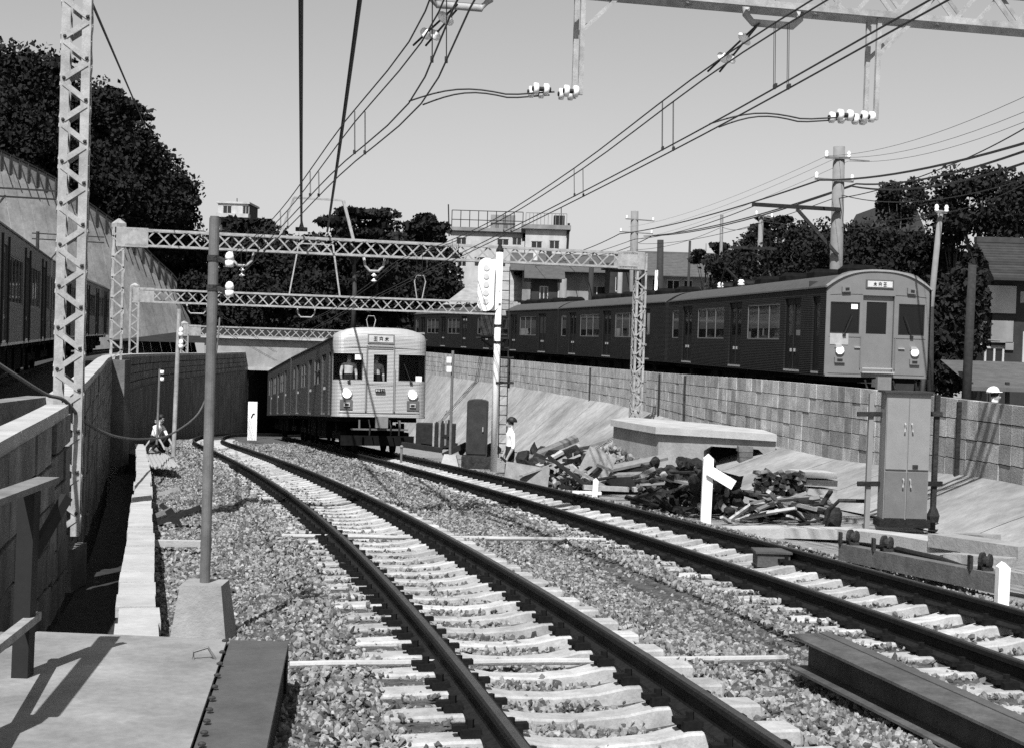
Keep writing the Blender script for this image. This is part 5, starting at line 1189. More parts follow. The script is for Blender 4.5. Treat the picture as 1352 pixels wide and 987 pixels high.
# ---- corrugated sheet and loose timber on the ballast edge at the left
g = MB(); cs = [at(*q) for q in ((193, 600, 33.0), (222, 600, 33.0), (238, 616, 29.5), (200, 616, 29.5))]; rows = []
for i in range(9):
    v_ = i / 8; a, b = cs[0].lerp(cs[3], v_), cs[1].lerp(cs[2], v_); rows.append([a.lerp(b, k / 24) + Vector((0, 0, .022 * math.sin(k / 24 * 2 * math.pi * 6))) for k in range(25)])
g.grid(rows); o = solo('corrugated_sheet', g, mat('zinc_sheet', .36, .5, .1, var=.1), 'pale corrugated metal sheet lying beside the trough at the left', 'sheet'); o.modifiers.new('t', 'SOLIDIFY').thickness = .01
LT = 'loose dark timber thrown on the ballast edge at the left'
for (px0, py0, px1, py1, Y, w, mk, lab) in ((210, 652, 238, 643, 22, .09, 'plank', 'pale bent strip of wood on the ballast at the left'), (208, 690, 264, 669, 18, .1, 'tar', 'long dark timber slanting across the ballast left of the steel pole'), (222, 672, 240, 700, 18.3, .12, 'tar', 'short dark timber lying across the long one at the left'), (206, 680, 226, 672, 18.6, .1, 'plank', 'short pale board propped on the dark timber at the left'), (206, 716, 266, 717, 15.2, .1, 'conc_l', 'pale round-edged batten beside the steel pole'), (212, 665, 236, 686, 18.9, .08, 'tar', 'thin dark stick behind the crossed timbers at the left')):
    g = MB(); a, b = at(px0, py0, Y), at(px1, py1, Y); g.bar(a, b, w, w * .6); solo('loose_timber', g, M[mk], lab, 'timber', None)

# ================================================================== PEOPLE
def body(label, loc, rz, J, bones, label_mats, name='person', group=None, sub=2):
    """one continuous skin grown over a jointed skeleton; every face takes the cloth of its nearest bone"""
    keys = list(J); me = bpy.data.meshes.new(name); me.from_pydata([J[k][0] for k in keys], [(keys.index(a), keys.index(b)) for a, b, _ in bones], [])
    o = bpy.data.objects.new(name, me); link(o); sk_ = o.modifiers.new('skin', 'SKIN'); sk_.use_smooth_shade = True
    for i, k in enumerate(keys): r = J[k][1]; me.skin_vertices[0].data[i].radius = r if isinstance(r, tuple) else (r, r)
    me.skin_vertices[0].data[keys.index('pelvis')].use_root = True
    s_ = o.modifiers.new('sub', 'SUBSURF'); s_.levels = sub; s_.render_levels = sub
    dg = bpy.context.evaluated_depsgraph_get(); ev = o.evaluated_get(dg); nm = bpy.data.meshes.new_from_object(ev); o.modifiers.clear(); o.data = nm
    ms = sorted({m for _, _, m in bones}); 
    nm.materials.clear()
    for m in ms: nm.materials.append(M[m])
    for p in nm.polygons:
        c = p.center; best = None
        for a, b, m in bones:
            A_, B_ = Vector(J[a][0]), Vector(J[b][0]); ab = B_ - A_; t_ = max(0, min(1, (c - A_).dot(ab) / max(ab.length_squared, 1e-9))); d_ = (c - A_ - ab * t_).length / (max(J[a][1] if not isinstance(J[a][1], tuple) else max(J[a][1]), .02))
            if best is None or d_ < best[0]: best = (d_, m)
        p.material_index = ms.index(best[1]); p.use_smooth = True
    o.location = loc; o.rotation_euler = (0, 0, rz)
    return tag(o, label, 'person', group)
def figure(pose='stand', shirt='shirt', legs='trousers', hair='hair'):
    J = {'pelvis': ((0, 0, .92), (.15, .11)), 'waist': ((0, .0, 1.05), (.14, .1)), 'chest': ((0, 0, 1.28), (.17, .11)), 'neck0': ((0, 0, 1.43), (.07, .06)), 'neck': ((0, -.01, 1.48), .055), 'jaw': ((0, -.03, 1.55), (.07, .085)), 'head': ((0, -.01, 1.63), (.078, .095)), 'crown': ((0, .0, 1.7), (.06, .07)),
         'nose': ((0, -.115, 1.585), .014)}
    for s, n in ((-1, 'l'), (1, 'r')):
        J.update({'sh' + n: ((s * .18, 0, 1.38), .062), 'el' + n: ((s * .23, .02, 1.1), .045), 'wr' + n: ((s * .22, -.1, .88), .032), 'ha' + n: ((s * .215, -.13, .8), (.035, .022)), 'hi' + n: ((s * .09, 0, .86), .09), 'kn' + n: ((s * .1, -.03, .47), .06), 'an' + n: ((s * .1, .02, .09), .042), 'to' + n: ((s * .11, -.14, .04), .035),
                  'f1' + n: ((s * .2, -.16, .72), .012), 'f2' + n: ((s * .215, -.165, .715), .012), 'f3' + n: ((s * .23, -.165, .72), .012), 'f4' + n: ((s * .243, -.155, .73), .011), 'th' + n: ((s * .185, -.16, .78), .013)})
        if pose == 'stoop':
            for k in ('el', 'wr', 'ha', 'f1', 'f2', 'f3', 'f4', 'th'): x, y, z = J[k + n][0]; J[k + n] = ((x, y - .2, z - .1), J[k + n][1])
    if pose == 'squat':
        for k in list(J):
            (x, y, z), r = J[k]
            if k[:2] in ('kn',): J[k] = ((x * 1.6, -.38, .5), r)
            elif k[:2] in ('an', 'to'): J[k] = ((x * 1.3, y - .05, z), r)
            elif k[:2] in ('hi',): J[k] = ((x, .1, .3), r)
            elif k == 'pelvis': J[k] = ((0, .1, .33), r)
            elif k[:2] in ('el', 'wr', 'ha', 'f1', 'f2', 'f3', 'f4', 'th'): J[k] = ((x * .9, y - .32 - (1.1 - z) * .3, z - .6), r)
            else: J[k] = ((x, y - (z - .92) * .45 + .08, z - .58), r)
    B = [('pelvis', 'waist', legs), ('waist', 'chest', shirt), ('chest', 'neck0', shirt), ('neck0', 'neck', 'skin'), ('neck', 'jaw', 'skin'), ('jaw', 'head', 'skin'), ('head', 'crown', hair), ('jaw', 'nose', 'skin')]
    for n in 'lr':
        B += [('chest', 'sh' + n, shirt), ('sh' + n, 'el' + n, shirt), ('el' + n, 'wr' + n, 'skin'), ('wr' + n, 'ha' + n, 'skin'), ('pelvis', 'hi' + n, legs), ('hi' + n, 'kn' + n, legs), ('kn' + n, 'an' + n, legs), ('an' + n, 'to' + n, hair)]
        B += [('ha' + n, f + n, 'skin') for f in ('f1', 'f2', 'f3', 'f4', 'th')]
    return J, B
def hairdo(p, pose, helmet=False):
    g = MB(); dz, dy = (0, 0) if pose != 'squat' else (-.58, -.24)
    c = Vector((0, .012 + dy, 1.66 + dz)); rows = []
    for i in range(7):
        th = i / 6 * 1.75
        rows.append([c + Vector((math.sin(th) * .1 * math.cos(a_), math.sin(th) * .115 * math.sin(a_) + .02 * (i / 6), math.cos(th) * .105 * (1 if i < 5 or math.sin(a_) > -.2 else .55))) for a_ in (2 * math.pi * k / 14 for k in range(15))])
    g.grid(rows)
    if helmet: g.lathe(c + Vector((0, -.01, .0)), [(.14, 0), (.14, .012)], 14)
    o = g.build('helmet' if helmet else 'hair', M['white'] if helmet else M['hair'], None, True); o.parent = p
J, B = figure('stand'); q = at(672, 640, 32.2); o = body('person in white shirt and dark trousers standing behind the rubble by the signal', (q.x, 32.2, at(672, 552, 32.2).z - 1.72), math.radians(-75), J, B, None); hairdo(o, 'stand')
J, B = figure('squat'); q = at(205, 577, 44); o = body('crouching worker in a white shirt at the foot of the shaded wall', (q.x, 44, at(205, 550, 44).z - 1.08), math.radians(60), J, B, None); hairdo(o, 'squat')
J, B = figure('squat', 'grey_shirt'); q = at(217, 577, 44.5); o = body('crouching worker in a grey shirt beside the white-shirted one', (q.x, 44.5, at(217, 553, 44.5).z - 1.08), math.radians(-50), J, B, None); hairdo(o, 'squat')
J, B = figure('stoop'); o = body('worker in a white helmet bending behind the block wall at the right', (at(1313, 520, 25.6).x, 25.6, at(1313, 510, 25.6).z - 1.76), math.radians(60), J, B, None); hairdo(o, 'stand', True)
# crew in the pale train's cab
cabp = []
for x, y, lab in ((-.9, .44, 'train driver in a white shirt behind the left cab window'), (-.08, .5, 'crew member in a pale shirt behind the cab door window')):
    J, B = figure('stand'); o = body(lab, (0, 0, 0), 0, J, B, None); hairdo(o, 'stand')
    mw = Matrix.Translation(c1.location) @ c1.rotation_euler.to_matrix().to_4x4(); o.location = mw @ Vector((x, y, 1.26)); o.rotation_euler = (0, 0, c1.rotation_euler.z + random.uniform(-.2, .3)); cabp.append(o)
# seated passengers in the dark train
def bust():
    g = MB(); g.lathe((0, 0, 0), [(.2, 0), (.21, .15), (.22, .3), (.19, .42), (.09, .47), (.055, .5)], 10); n0 = len(g.f); g.k = 1; g.lathe((0, 0, .5), [(.055, 0), (.08, .05), (.095, .13), (.085, .2)], 10); g.k = 2; g.lathe((0, .01, .66), [(.1, -.02), (.105, .05), (.07, .1), (.02, .115)], 10)
    o = g.build('person', [M['shirt'], M['skin'], M['hair']], None, True); me = o.data; bpy.data.objects.remove(o); return me
BM = bust()
for car, ys in ((e1, (4.2, 5.0, 6.1, 6.8, 10.3, 11.2, 12.6, 16.4)), (e2, (4.1, 5.3, 6.6, 10.2, 11.5, 12.8)), (e3, (4.5, 6.2, 10.5, 12.0))):
    mw = Matrix.Translation(car.location) @ car.rotation_euler.to_matrix().to_4x4()
    for y in ys:
        o = bpy.data.objects.new('person', BM); link(o); o.location = mw @ Vector((-1.08, y, 1.55)); o.scale = (.8, .95, .95); o.rotation_euler = (0, 0, car.rotation_euler.z + random.uniform(-.3, .3)); tag(o, 'passenger in a white shirt seated behind a window of the dark train', 'person', 'passengers in the dark train')
# ================================================================== BACKGROUND
def tree(name, label, px, py, Y, rx, rz, zbase, n=3200, leaf=.32, m=None, lobes=16, group='trees on the hills', ry=None, flat=False, seed=None):
    r_ = np.random.default_rng(seed if seed is not None else int(px * 7 + py * 3 + Y)); c = np.array(at(px, py, Y)); ry = ry or rx * .8
    t = thing(name, label, 'tree', (float(c[0]), Y, zbase), group=group)
    # limbs
    g = MB(); b = Vector((c[0], Y, zbase)); tp_ = Vector((c[0] + r_.uniform(-.1, .1) * rx, Y, c[2] + rz * .5)); r0 = max(.1, rx * .07)
    g.tube([b - Vector((0, 0, .3)), b.lerp(tp_, .35) + Vector((r_.uniform(-.08, .08) * rx, 0, 0)), b.lerp(tp_, .7), tp_], [r0, r0 * .75, r0 * .5, r0 * .15], 7)
    L = r_.normal(size=(lobes, 3)); L /= np.linalg.norm(L, axis=1)[:, None]; L *= (r_.uniform(.35, .95, lobes) ** .6)[:, None]
    if flat: L[:, 2] = np.round(L[:, 2] * 2.2) / 2.2
    cen = c + L * np.array([rx, ry, rz]) * .78
    for q in cen[:9]: g.tube([b.lerp(tp_, .55), b.lerp(tp_, .6).lerp(Vector(q), .5) + Vector((0, 0, -.04 * rz)), Vector(q)], [r0 * .4, r0 * .25, r0 * .06], 5)
    g.build('trunk', M['bark'], t, True)
    rad = r_.uniform(.22, .46, lobes)
    k = r_.integers(0, lobes, n); d = r_.normal(size=(n, 3)); d /= np.linalg.norm(d, axis=1)[:, None]; rr = r_.uniform(.35, 1.12, n) ** .7
    sc_ = np.array([rx, ry, rz * (.45 if flat else 1.0)])
    P_ = cen[k] + d * rr[:, None] * rad[k][:, None] * sc_
    a = r_.normal(size=(n, 3)); a /= np.linalg.norm(a, axis=1)[:, None]; bb = np.cross(a, r_.normal(size=(n, 3))); bb /= np.linalg.norm(bb, axis=1)[:, None]
    s = leaf * r_.uniform(.5, 1.3, n)[:, None]
    V = np.concatenate([(P_ - a * s - bb * s * .5)[:, None], (P_ + a * s * .2 - bb * s * .7)[:, None], (P_ + a * s + bb * s * .3)[:, None], (P_ - a * s * .1 + bb * s * .8)[:, None]], 1) - np.array([c[0], Y, zbase])
    me = bpy.data.meshes.new('crown'); me.from_pydata([], [], []); me.vertices.add(4 * n); me.vertices.foreach_set('co', V.ravel()); me.loops.add(4 * n); me.loops.foreach_set('vertex_index', np.arange(4 * n)); me.polygons.add(n); me.polygons.foreach_set('loop_start', np.arange(n) * 4); me.update(calc_edges=True)
    me.materials.append(m or M['leaf']); link(bpy.data.objects.new('crown', me), t); return t
# left hill: retaining slope descending to the tunnel, fence on its top, wooded hill above
TOPL = [(-75, 190, 101), (0, 222, 104.5), (35, 238, 106), (70, 256, 107.5), (111, 286, 109.5), (148, 312, 111.5), (172, 329, 113), (205, 363, 115), (230, 385, 116.5), (250, 420, 118)]
def slope_top(u):
    i = min(int(u), len(TOPL) - 2); k = u - i; return at(*[TOPL[i][j] + (TOPL[i + 1][j] - TOPL[i][j]) * k for j in range(3)])
sw = thing('slope_wall', 'tall pale concrete slope descending behind the shaded left train', 'wall', (-33, 108, -1.9))
FO = Vector((3.2, -3.2, 0)); NU = len(TOPL) - 1
for i in range(NU * 2):
    g = MB(); rows = []
    for k in (0, .5, .99):
        t_ = slope_top((i + k) / 2); f_ = Vector((t_.x, t_.y, -2.4)) + FO * ((t_.z + 2.4) / 10); rows.append([f_.lerp(t_, j / 5) for j in range(6)] + [t_ + Vector((-.8, .8, 0))])
    g.grid(rows); g.build('wall_panel', M['slope'], sw)
fn = thing('fence', 'dark post and rail fence running down the top of the left slope', 'fence', tuple(slope_top(0)))
us_ = [k * .34 for k in range(int((NU - .4) / .34))]
for u0, u1 in zip(us_[:-1], us_[1:]):
    p, q = slope_top(u0), slope_top(u1); up = Vector((0, 0, 1.25)); n_ = Vector((.06, -.06, 0))
    bar('fence_post', M['scrap'], fn, p - Vector((0, 0, .2)) + n_, p + up + n_, .1, .1, (0, 1, 0)); bar('fence_brace', M['scrap'], fn, p + up * .85 + n_, p + Vector((.75, -.55, -.45)), .06, .06)
    bar('fence_rail', M['scrap'], fn, p + up + n_, q + up + n_, .08, .1)
    g = MB(); g.add([p, q, q + up * .93, p + up * .93], [(0, 1, 2, 3)]); g.build('fence_panel', M['slope'], fn)
# brackets over the left track
for Y, px in ((52, 20), (78, 125)):
    t = thing('track_bracket', 'thin dark overhead bracket above the shaded left train' + (' near the left edge' if px < 60 else ' beyond the mast'), 'bracket', (XTL(Y) - 2.6, Y, -1.8))
    x0_, x1_ = XTL(Y) - 2.4, XTL(Y) + 1.2
    for z in (4.6, 4.9): bar('arm', M['scrap'], t, (x0_ - .3, Y, z), (x1_, Y, z - .1), .06, .06)
    bar('post', M['scrap'], t, (x0_, Y, -1.8), (x0_, Y, 5.0), .14, .14, (0, 1, 0)); bar('brace', M['scrap'], t, (x0_, Y, 2.6), (x0_ + 1.6, Y, 4.6), .06, .06)
g = MB(); tops = [slope_top(NU * k / 12) for k in range(13)]
g.grid([[t_ + Vector((-.3, .3, .02)) for t_ in tops], [t_ + Vector((-3, 8, 1.5)) for t_ in tops], [t_ + Vector((-8, 30, 4)) for t_ in tops], [t_ + Vector((-30, 120, 6)) for t_ in tops]]); g.grid([[tops[0] + Vector((-.3, .3, .02)), tops[0] + Vector((-3, 8, 1.5)), tops[0] + Vector((-8, 30, 4))], [tops[0] + Vector((-80, -10, 1)), tops[0] + Vector((-80, 8, 2)), tops[0] + Vector((-90, 30, 4))]]); struct('wooded_hill', g, M['hill'], True)
ORD = ['first', 'second', 'third', 'fourth', 'fifth', 'sixth', 'seventh', 'eighth', 'ninth', 'tenth', 'eleventh', 'twelfth', 'thirteenth', 'fourteenth', 'fifteenth', 'sixteenth', 'seventeenth', 'eighteenth', 'nineteenth', 'twentieth']
ltrees = sorted([(15, 150, 116, 6.5, 5.6), (62, 165, 118, 6.5, 5.2), (-30, 130, 114, 7, 6), (118, 190, 120, 5.6, 5.0), (155, 215, 121, 5.2, 4.6), (195, 252, 122, 4.4, 4.4), (216, 285, 123, 3.1, 3.6), (100, 240, 116, 4.8, 3.6), (40, 215, 113, 5, 3.6), (172, 280, 119, 4.4, 3.4), (0, 190, 112, 5, 4), (132, 262, 117, 4.2, 3.2), (205, 320, 121, 3.2, 2.6)])
for i, (px, py, Y, rx, rz) in enumerate(ltrees):
    tree('broadleaf_tree', 'dark broadleaf tree of the wood at the upper left, ' + ORD[i] + ' from the left', px, py, Y, rx, rz, slope_top(1).z - 1 if px < 60 else 5.0, 11000, .19, lobes=34, group='dark trees on the left hill')
for px, py, Y, rx, rz, lab in ((30, 92, 116, 5.0, 2.0, 'spreading treetop rising above the dark wood at the far left'), (140, 142, 121, 4.4, 1.8, 'layered treetop right of the near mast'), (243, 275, 122, 1.4, 1.7, 'small pale feathery tree at the right end of the left wood')):
    tree('treetop_tree', lab, px, py, Y, rx, rz, 9, 2600, .22, M['leaf'] if px < 200 else M['leaf2'], 14, 'layered trees on the left hill', flat=True)
# hillside trees behind the tunnel
for i, (px, py, Y, rx, rz) in enumerate(sorted(((230, 345, 128, 4.5, 3.6), (290, 350, 132, 4.2, 3.2), (345, 340, 134, 4.5, 3.2), (400, 355, 130, 4.4, 3.4), (455, 350, 128, 4.6, 3.8), (510, 350, 130, 4.8, 3.6), (556, 350, 134, 4.0, 2.8), (260, 395, 121, 4, 2.8), (340, 400, 122, 4.4, 2.8), (420, 400, 122, 4.6, 2.8), (500, 395, 122, 4.6, 2.8), (575, 385, 126, 4.0, 2.4), (200, 370, 132, 4, 3)))):
    tree('hillside_tree', 'dark tree in the foliage above the tunnel, ' + ORD[i] + ' from the left', px, py, Y, rx, rz, -.5 if Y < 125 else 1.0, 6500, .2, lobes=24, group='dark trees above the tunnel')
tree('pine_tree', 'spreading dark pine rising above the first portal in the centre', 470, 295, 118, 3.6, 2.3, 0, 3600, .24, lobes=20, group='skyline trees', flat=True)
tree('skyline_tree', 'low dark tree between the centre pine and the white building', 566, 302, 125, 2.2, 1.3, 1, 2400, .26, lobes=14, group='skyline trees')
tree('skyline_tree', 'dark rounded tree below the small pale house', 330, 305, 150, 3.4, 1.6, 3, 2400, .3, lobes=14, group='skyline trees')
# right side trees behind the dark train
for i, (px, py, Y, rx, rz) in enumerate(sorted(((1012, 345, 78, 2.4, 1.7), (1062, 342, 74, 2.6, 2.0), (1112, 345, 70, 2.3, 1.9), (1160, 352, 66, 2.2, 2.0), (1215, 368, 64, 2.2, 2.0), (1180, 420, 60, 2.6, 2.2), (1262, 372, 62, 2.0, 1.9), (1255, 430, 56, 1.8, 2.4), (985, 365, 82, 3.0, 1.6), (1040, 365, 76, 3.0, 1.8), (1282, 400, 44.5, .75, 1.9), (1250, 480, 52, 1.3, 1.4)))):
    tree('roadside_tree', 'dark leafy tree in the row behind the dark train, ' + ORD[i] + ' from the left', px, py, Y, rx, rz, -2.4, 8000, .105, lobes=28, group='dark trees behind the dark train')
tree('tall_tree', 'dark upright tree left of the gabled roof at the right', 1188, 272, 68, 1.3, 1.4, -2.4, 3800, .1, lobes=16, group='skyline trees at the right')
tree('tall_tree', 'large dark tree spreading against the sky at the right edge', 1292, 268, 60, 2.6, 1.5, -2.4, 6000, .1, lobes=30, group='skyline trees at the right')
tree('tall_tree', 'dark tree at the very right edge above the tiled house', 1352, 290, 58, 1.8, 1.9, -2.4, 4500, .1, lobes=22, group='skyline trees at the right')
tree('tall_tree', 'thin loose tree above the tiled house with sky showing through', 1262, 305, 61, 1.4, 1.0, -2.4, 700, .12, lobes=10, group='skyline trees at the right')
tree('pine_tree', 'small layered pine against the sky between two poles', 1028, 300, 84, 1.6, 1.1, -2.4, 1000, .18, lobes=8, group='skyline trees at the right', flat=True)
tree('pine_tree', 'dark tree with flat top beside the thin pole above the dark train', 935, 335, 86, 1.5, 1.2, -2.4, 1000, .18, lobes=8, group='skyline trees at the right', flat=True)
# ---- houses
def house(name, label, px0, px1, pytop, Y, dep, zb, mwall, wins=(), mframe=None):
    a, b = at(px0, pytop, Y), at(px1, pytop, Y); t = thing(name, label, 'building', ((a.x + b.x) / 2, Y, zb)); zt_ = (a.z + b.z) / 2
    us = cuts([x for w in wins for x in w[:2]], a.x, b.x); vs = cuts([x for w in wins for x in w[2:]], zb, zt_)
    p = panel(us, vs, [tuple(w) for w in wins], lambda u, v, d: (u, Y + d, v), .2); p.build('wall', mwall, t)
    g = MB(); g.box(((a.x + b.x) / 2, Y + dep / 2 + .15, (zb + zt_) / 2), (b.x - a.x - .02, dep - .25, zt_ - zb - .05)); g.build('inner_shell', M['hdark'] if wins else mwall, t)
    for w in wins:
        g = MB(); k = .06; u0, u1, v0, v1 = w
        for q in ((u0, u1, v0, v0 + k), (u0, u1, v1 - k, v1), (u0, u0 + k, v0 + k, v1 - k), (u1 - k, u1, v0 + k, v1 - k), ((u0 + u1) / 2 - k / 2, (u0 + u1) / 2 + k / 2, v0 + k, v1 - k)): g.box(((q[0] + q[1]) / 2, Y + .08, (q[2] + q[3]) / 2), (q[1] - q[0], .06, q[3] - q[2]))
        o = g.build('window', mframe or M['house'], t); g = MB(); g.add([(u0, Y + .1, v0), (u1, Y + .1, v0), (u1, Y + .1, v1), (u0, Y + .1, v1)], [(0, 1, 2, 3)]); g.build('pane', M['pane'], o, rel=t.location)
    return t, a, b, zt_
def W_(px0, px1, py0, py1, Y): a, b = at(px0, py1, Y), at(px1, py0, Y); return (a.x, b.x, min(a.z, b.z), max(a.z, b.z))
def box_roof(t, a, b, zt_, Y, dep, over, th, m, name='roof'): g = MB(); g.box(((a.x + b.x) / 2, Y + dep / 2, zt_ + th / 2), (b.x - a.x + 2 * over, dep + 2 * over, th)); return g.build(name, m, t)
def gable(t, x0, x1, Y0, Y1, z0_, z1_, m, name='roof', along='x'):
    """pitched roof laid in tile courses"""
    if along == 'x':
        ym = (Y0 + Y1) / 2; n = 14
        for i in range(n):
            u0, u1 = i / n, (i + 1) / n; g = MB(); ya_, yb_ = Y0 + (ym - Y0) * u0, Y0 + (ym - Y0) * u1; za, zb_ = z0_ + (z1_ - z0_) * u0, z0_ + (z1_ - z0_) * u1
            g.add([(x0, ya_, za + .05), (x1, ya_, za + .05), (x1, yb_, zb_ + .01), (x0, yb_, zb_ + .01), (x0, ya_, za - .03), (x1, ya_, za - .03)], [(0, 1, 2, 3), (4, 5, 1, 0)]); g.build('tile_course', m, t)
        g = MB(); g.add([(x0, ym, z1_), (x1, ym, z1_), (x1, Y1, z0_), (x0, Y1, z0_)], [(0, 1, 2, 3)]); g.add([(x0 + .3, Y0 + .4, z0_), (x0 + .3, Y1 - .4, z0_), (x0 + .3, ym, z1_ - .1)], [(0, 1, 2)]); g.add([(x1 - .3, Y0 + .4, z0_), (x1 - .3, Y1 - .4, z0_), (x1 - .3, ym, z1_ - .1)], [(0, 1, 2)])
        g.bar((x0, ym, z1_ + .06), (x1, ym, z1_ + .06), .3, .18); g.build(name, m, t)
# white apartment block in the centre
Y = 140; t, a, b, zt_ = house('apartment_block', 'white flat-roofed apartment block with roof railing behind the centre portal', 596, 690, 306, Y, 12, -2, M['house'], [W_(602, 616, 314, 324, Y), W_(656, 672, 316, 324, Y), W_(676, 689, 314, 324, Y), W_(604, 616, 340, 352, Y), W_(626, 640, 340, 352, Y), W_(655, 668, 344, 356, Y)])
box_roof(t, a, b, zt_, Y, 12, .35, .35, M['house2'], 'roof_slab')
for k in range(9): x = a.x + (b.x - a.x) * k / 8; bar('railing_post', M['scrap'], t, (x, Y + .2, zt_ + .3), (x, Y + .2, zt_ + 2.0), .08, .08, (0, 1, 0))
for z in (1.1, 2.0): bar('railing_rail', M['scrap'], t, (a.x, Y + .2, zt_ + z), (b.x, Y + .2, zt_ + z), .07, .07)
g = MB(); p = at(664, 300, Y + 2); g.box(p, (2.4, 2.0, 2.2)); g.build('roof_hut', M['house2'], t); bar('aerial', M['scrap'], t, at(593, 312, Y + 1), at(592, 270, Y + 1), .12, .12, (0, 1, 0))
Y = 134; t, a, b, zt_ = house('apartment_block', 'pale stepped apartment wing with dark windows right of the white block', 694, 748, 303, Y, 12, -2, M['house'], [W_(701, 716, 319, 330, Y), W_(725, 739, 318, 329, Y), W_(706, 720, 352, 364, Y), W_(728, 742, 352, 364, Y)])
box_roof(t, a, b, zt_, Y, 12, .4, .4, M['house2'], 'roof_slab'); g = MB(); g.box(at(738, 297, Y + 1), (1.0, 1.5, 1.6)); g.build('water_tank', M['scrap'], t)
for k in range(12): x = a.x + (b.x - a.x) * k / 11; bar('railing_post', M['wframe'], t, (x, Y + .2, zt_ + .3), (x, Y + .2, zt_ + 1.5), .05, .05, (0, 1, 0))
bar('railing_rail', M['wframe'], t, (a.x, Y + .2, zt_ + 1.5), (b.x, Y + .2, zt_ + 1.5), .06, .06); bar('aerial', M['scrap'], t, at(741, 300, Y + 1), at(741, 274, Y + 1), .08, .08, (0, 1, 0)); bar('flue', M['scrap'], t, at(749, 330, Y), at(751, 295, Y), .22, .22, (0, 1, 0))
# concrete slope under it
g = MB(); g.grid([[at(585, 402, 112), at(700, 402, 112)], [at(650, 352, 122), at(720, 352, 122)]]); solo('concrete_slope', g, M['conc'], 'pale concrete slope below the white apartment block', 'slope')
# small pale house on the left skyline
Y = 190; t, a, b, zt_ = house('small_house', 'small pale house with balcony on the skyline left of centre', 288, 328, 269, Y, 7, 4, M['house'], [W_(294, 306, 272, 284, Y), W_(297, 306, 288, 298, Y), W_(320, 329, 272, 284, Y)])
box_roof(t, a, b, zt_, Y, 7, .2, .25, M['house']); g = MB(); p = at(308, 285, Y - .8); g.box(p, (4.2, 1.5, .5)); g.build('balcony', M['house'], t); bar('aerial', M['scrap'], t, at(313, 269, Y), at(313, 262, Y), .1, .1, (0, 1, 0))
# long low sheds and houses behind the middle of the dark train
Y = 112; t, a, b, zt_ = house('long_shed', 'long low building with dark eaves behind the portal mast', 690, 850, 360, Y, 9, -2.4, M['house2'], [W_(714, 738, 372, 398, Y), W_(776, 800, 378, 398, Y)])
gable(t, a.x - 1, b.x + 1, Y - 1, Y + 10, zt_, zt_ + 1.5, M['tin'])
Y = 100; t, a, b, zt_ = house('wooden_house', 'wooden house with wide grey roof right of the portal mast', 852, 948, 362, Y, 8, -2.4, M['house2'], [W_(880, 898, 370, 388, Y), W_(902, 915, 370, 388, Y), W_(860, 872, 368, 392, Y)])
gable(t, a.x - 1, b.x + 1.5, Y - 1.2, Y + 9, zt_ - .2, zt_ + 1.6, M['tin'])
Y = 104; t, a, b, zt_ = house('dark_house', 'dark boarded house between the portal mast and the pale sheds', 806, 835, 352, Y, 6, -2.4, M['hdark'], [W_(812, 822, 365, 385, Y)]); box_roof(t, a, b, zt_, Y, 6, .3, .2, M['tile'])
Y = 96; t, a, b, zt_ = house('dark_house', 'dark gabled house beside the pale concrete slope', 702, 736, 368, Y, 6, -2.4, M['hdark'], [W_(712, 724, 378, 396, Y)]); gable(t, a.x - .5, b.x + .5, Y - .6, Y + 6.5, zt_, zt_ + 1.2, M['tin'])
# tiled house at the right edge
Y = 46; t, a, b, zt_ = house('tiled_house', 'two-storey Japanese house with dark tiled roof and pale panels at the right edge', 1312, 1420, 372, Y, 2.2, -2.6, M['hdark'], [W_(1300, 1327, 458, 481, Y), W_(1347, 1356, 385, 400, Y)])
gable(t, a.x - .3, b.x + .6, Y - .9, Y + 3, zt_, at(1330, 322, Y + 1).z + .05, M['tile'])
for x0_, x1_, y0_, y1_, m in ((1302, 1342, 378, 413, 'house'), (1308, 1338, 424, 452, 'house2'), (1327, 1338, 452, 462, 'house2'), (1349, 1420, 440, 482, 'house')):
    w = W_(x0_, x1_, y0_, y1_, Y - .04); g = MB(); g.box(((w[0] + w[1]) / 2, Y - .04, (w[2] + w[3]) / 2), (w[1] - w[0], .06, w[3] - w[2])); g.build('wall_panel', M[m], t)
w = W_(1302, 1326, 460, 480, Y); 
for k in range(3): g = MB(); x = w[0] + (w[1] - w[0]) * (k + .5) / 3; g.box((x, Y + .14, (w[2] + w[3]) / 2), ((w[1] - w[0]) / 3 - .05, .03, w[3] - w[2])); g.build('curtain', M['curtain'], t)
w = W_(1268, 1420, 481, 506, 41); g = MB(); g.add([(w[0], 40, w[2] - .05), (w[1], 40, w[2] - .05), (w[1], 44, w[3]), (w[0] + .3, 44, w[3])], [(0, 1, 2, 3)]); g.add([(w[0], 40, w[2] - .16), (w[1], 40, w[2] - .16), (w[1], 40, w[2] - .05), (w[0], 40, w[2] - .05)], [(0, 1, 2, 3)]); g.build('lean_to_roof', M['tin'], t)
for x in (1282, 1330): bar('lean_to_post', M['hdark'], t, at(x, 504, 40.4), at(x, 540, 40.4), .1, .1, (0, 1, 0))
# laundry
p = at(1292, 440, 44.5); g = MB(); s_ = .021
sh = [(-12, 17), (-6, 20), (6, 20), (12, 17), (9, 9), (6, 11), (6, -17), (-6, -17), (-6, 11), (-9, 9)]
g.prism([(p.x + x * s_, 44.5, p.z + y * s_) for x, y in sh], (0, .06, 0)); solo('hanging_shirt', g, M['shirt'], 'pale shirt hung out to dry beside the tiled house', 'laundry')
g = MB(); g.tube([at(1260, 449, 44.5), at(1290, 448, 44.5), at(1320, 450, 44.5)], .03, 6); solo('drying_pole', g, M['pole'], 'thin drying pole under the hanging shirt', 'pole')
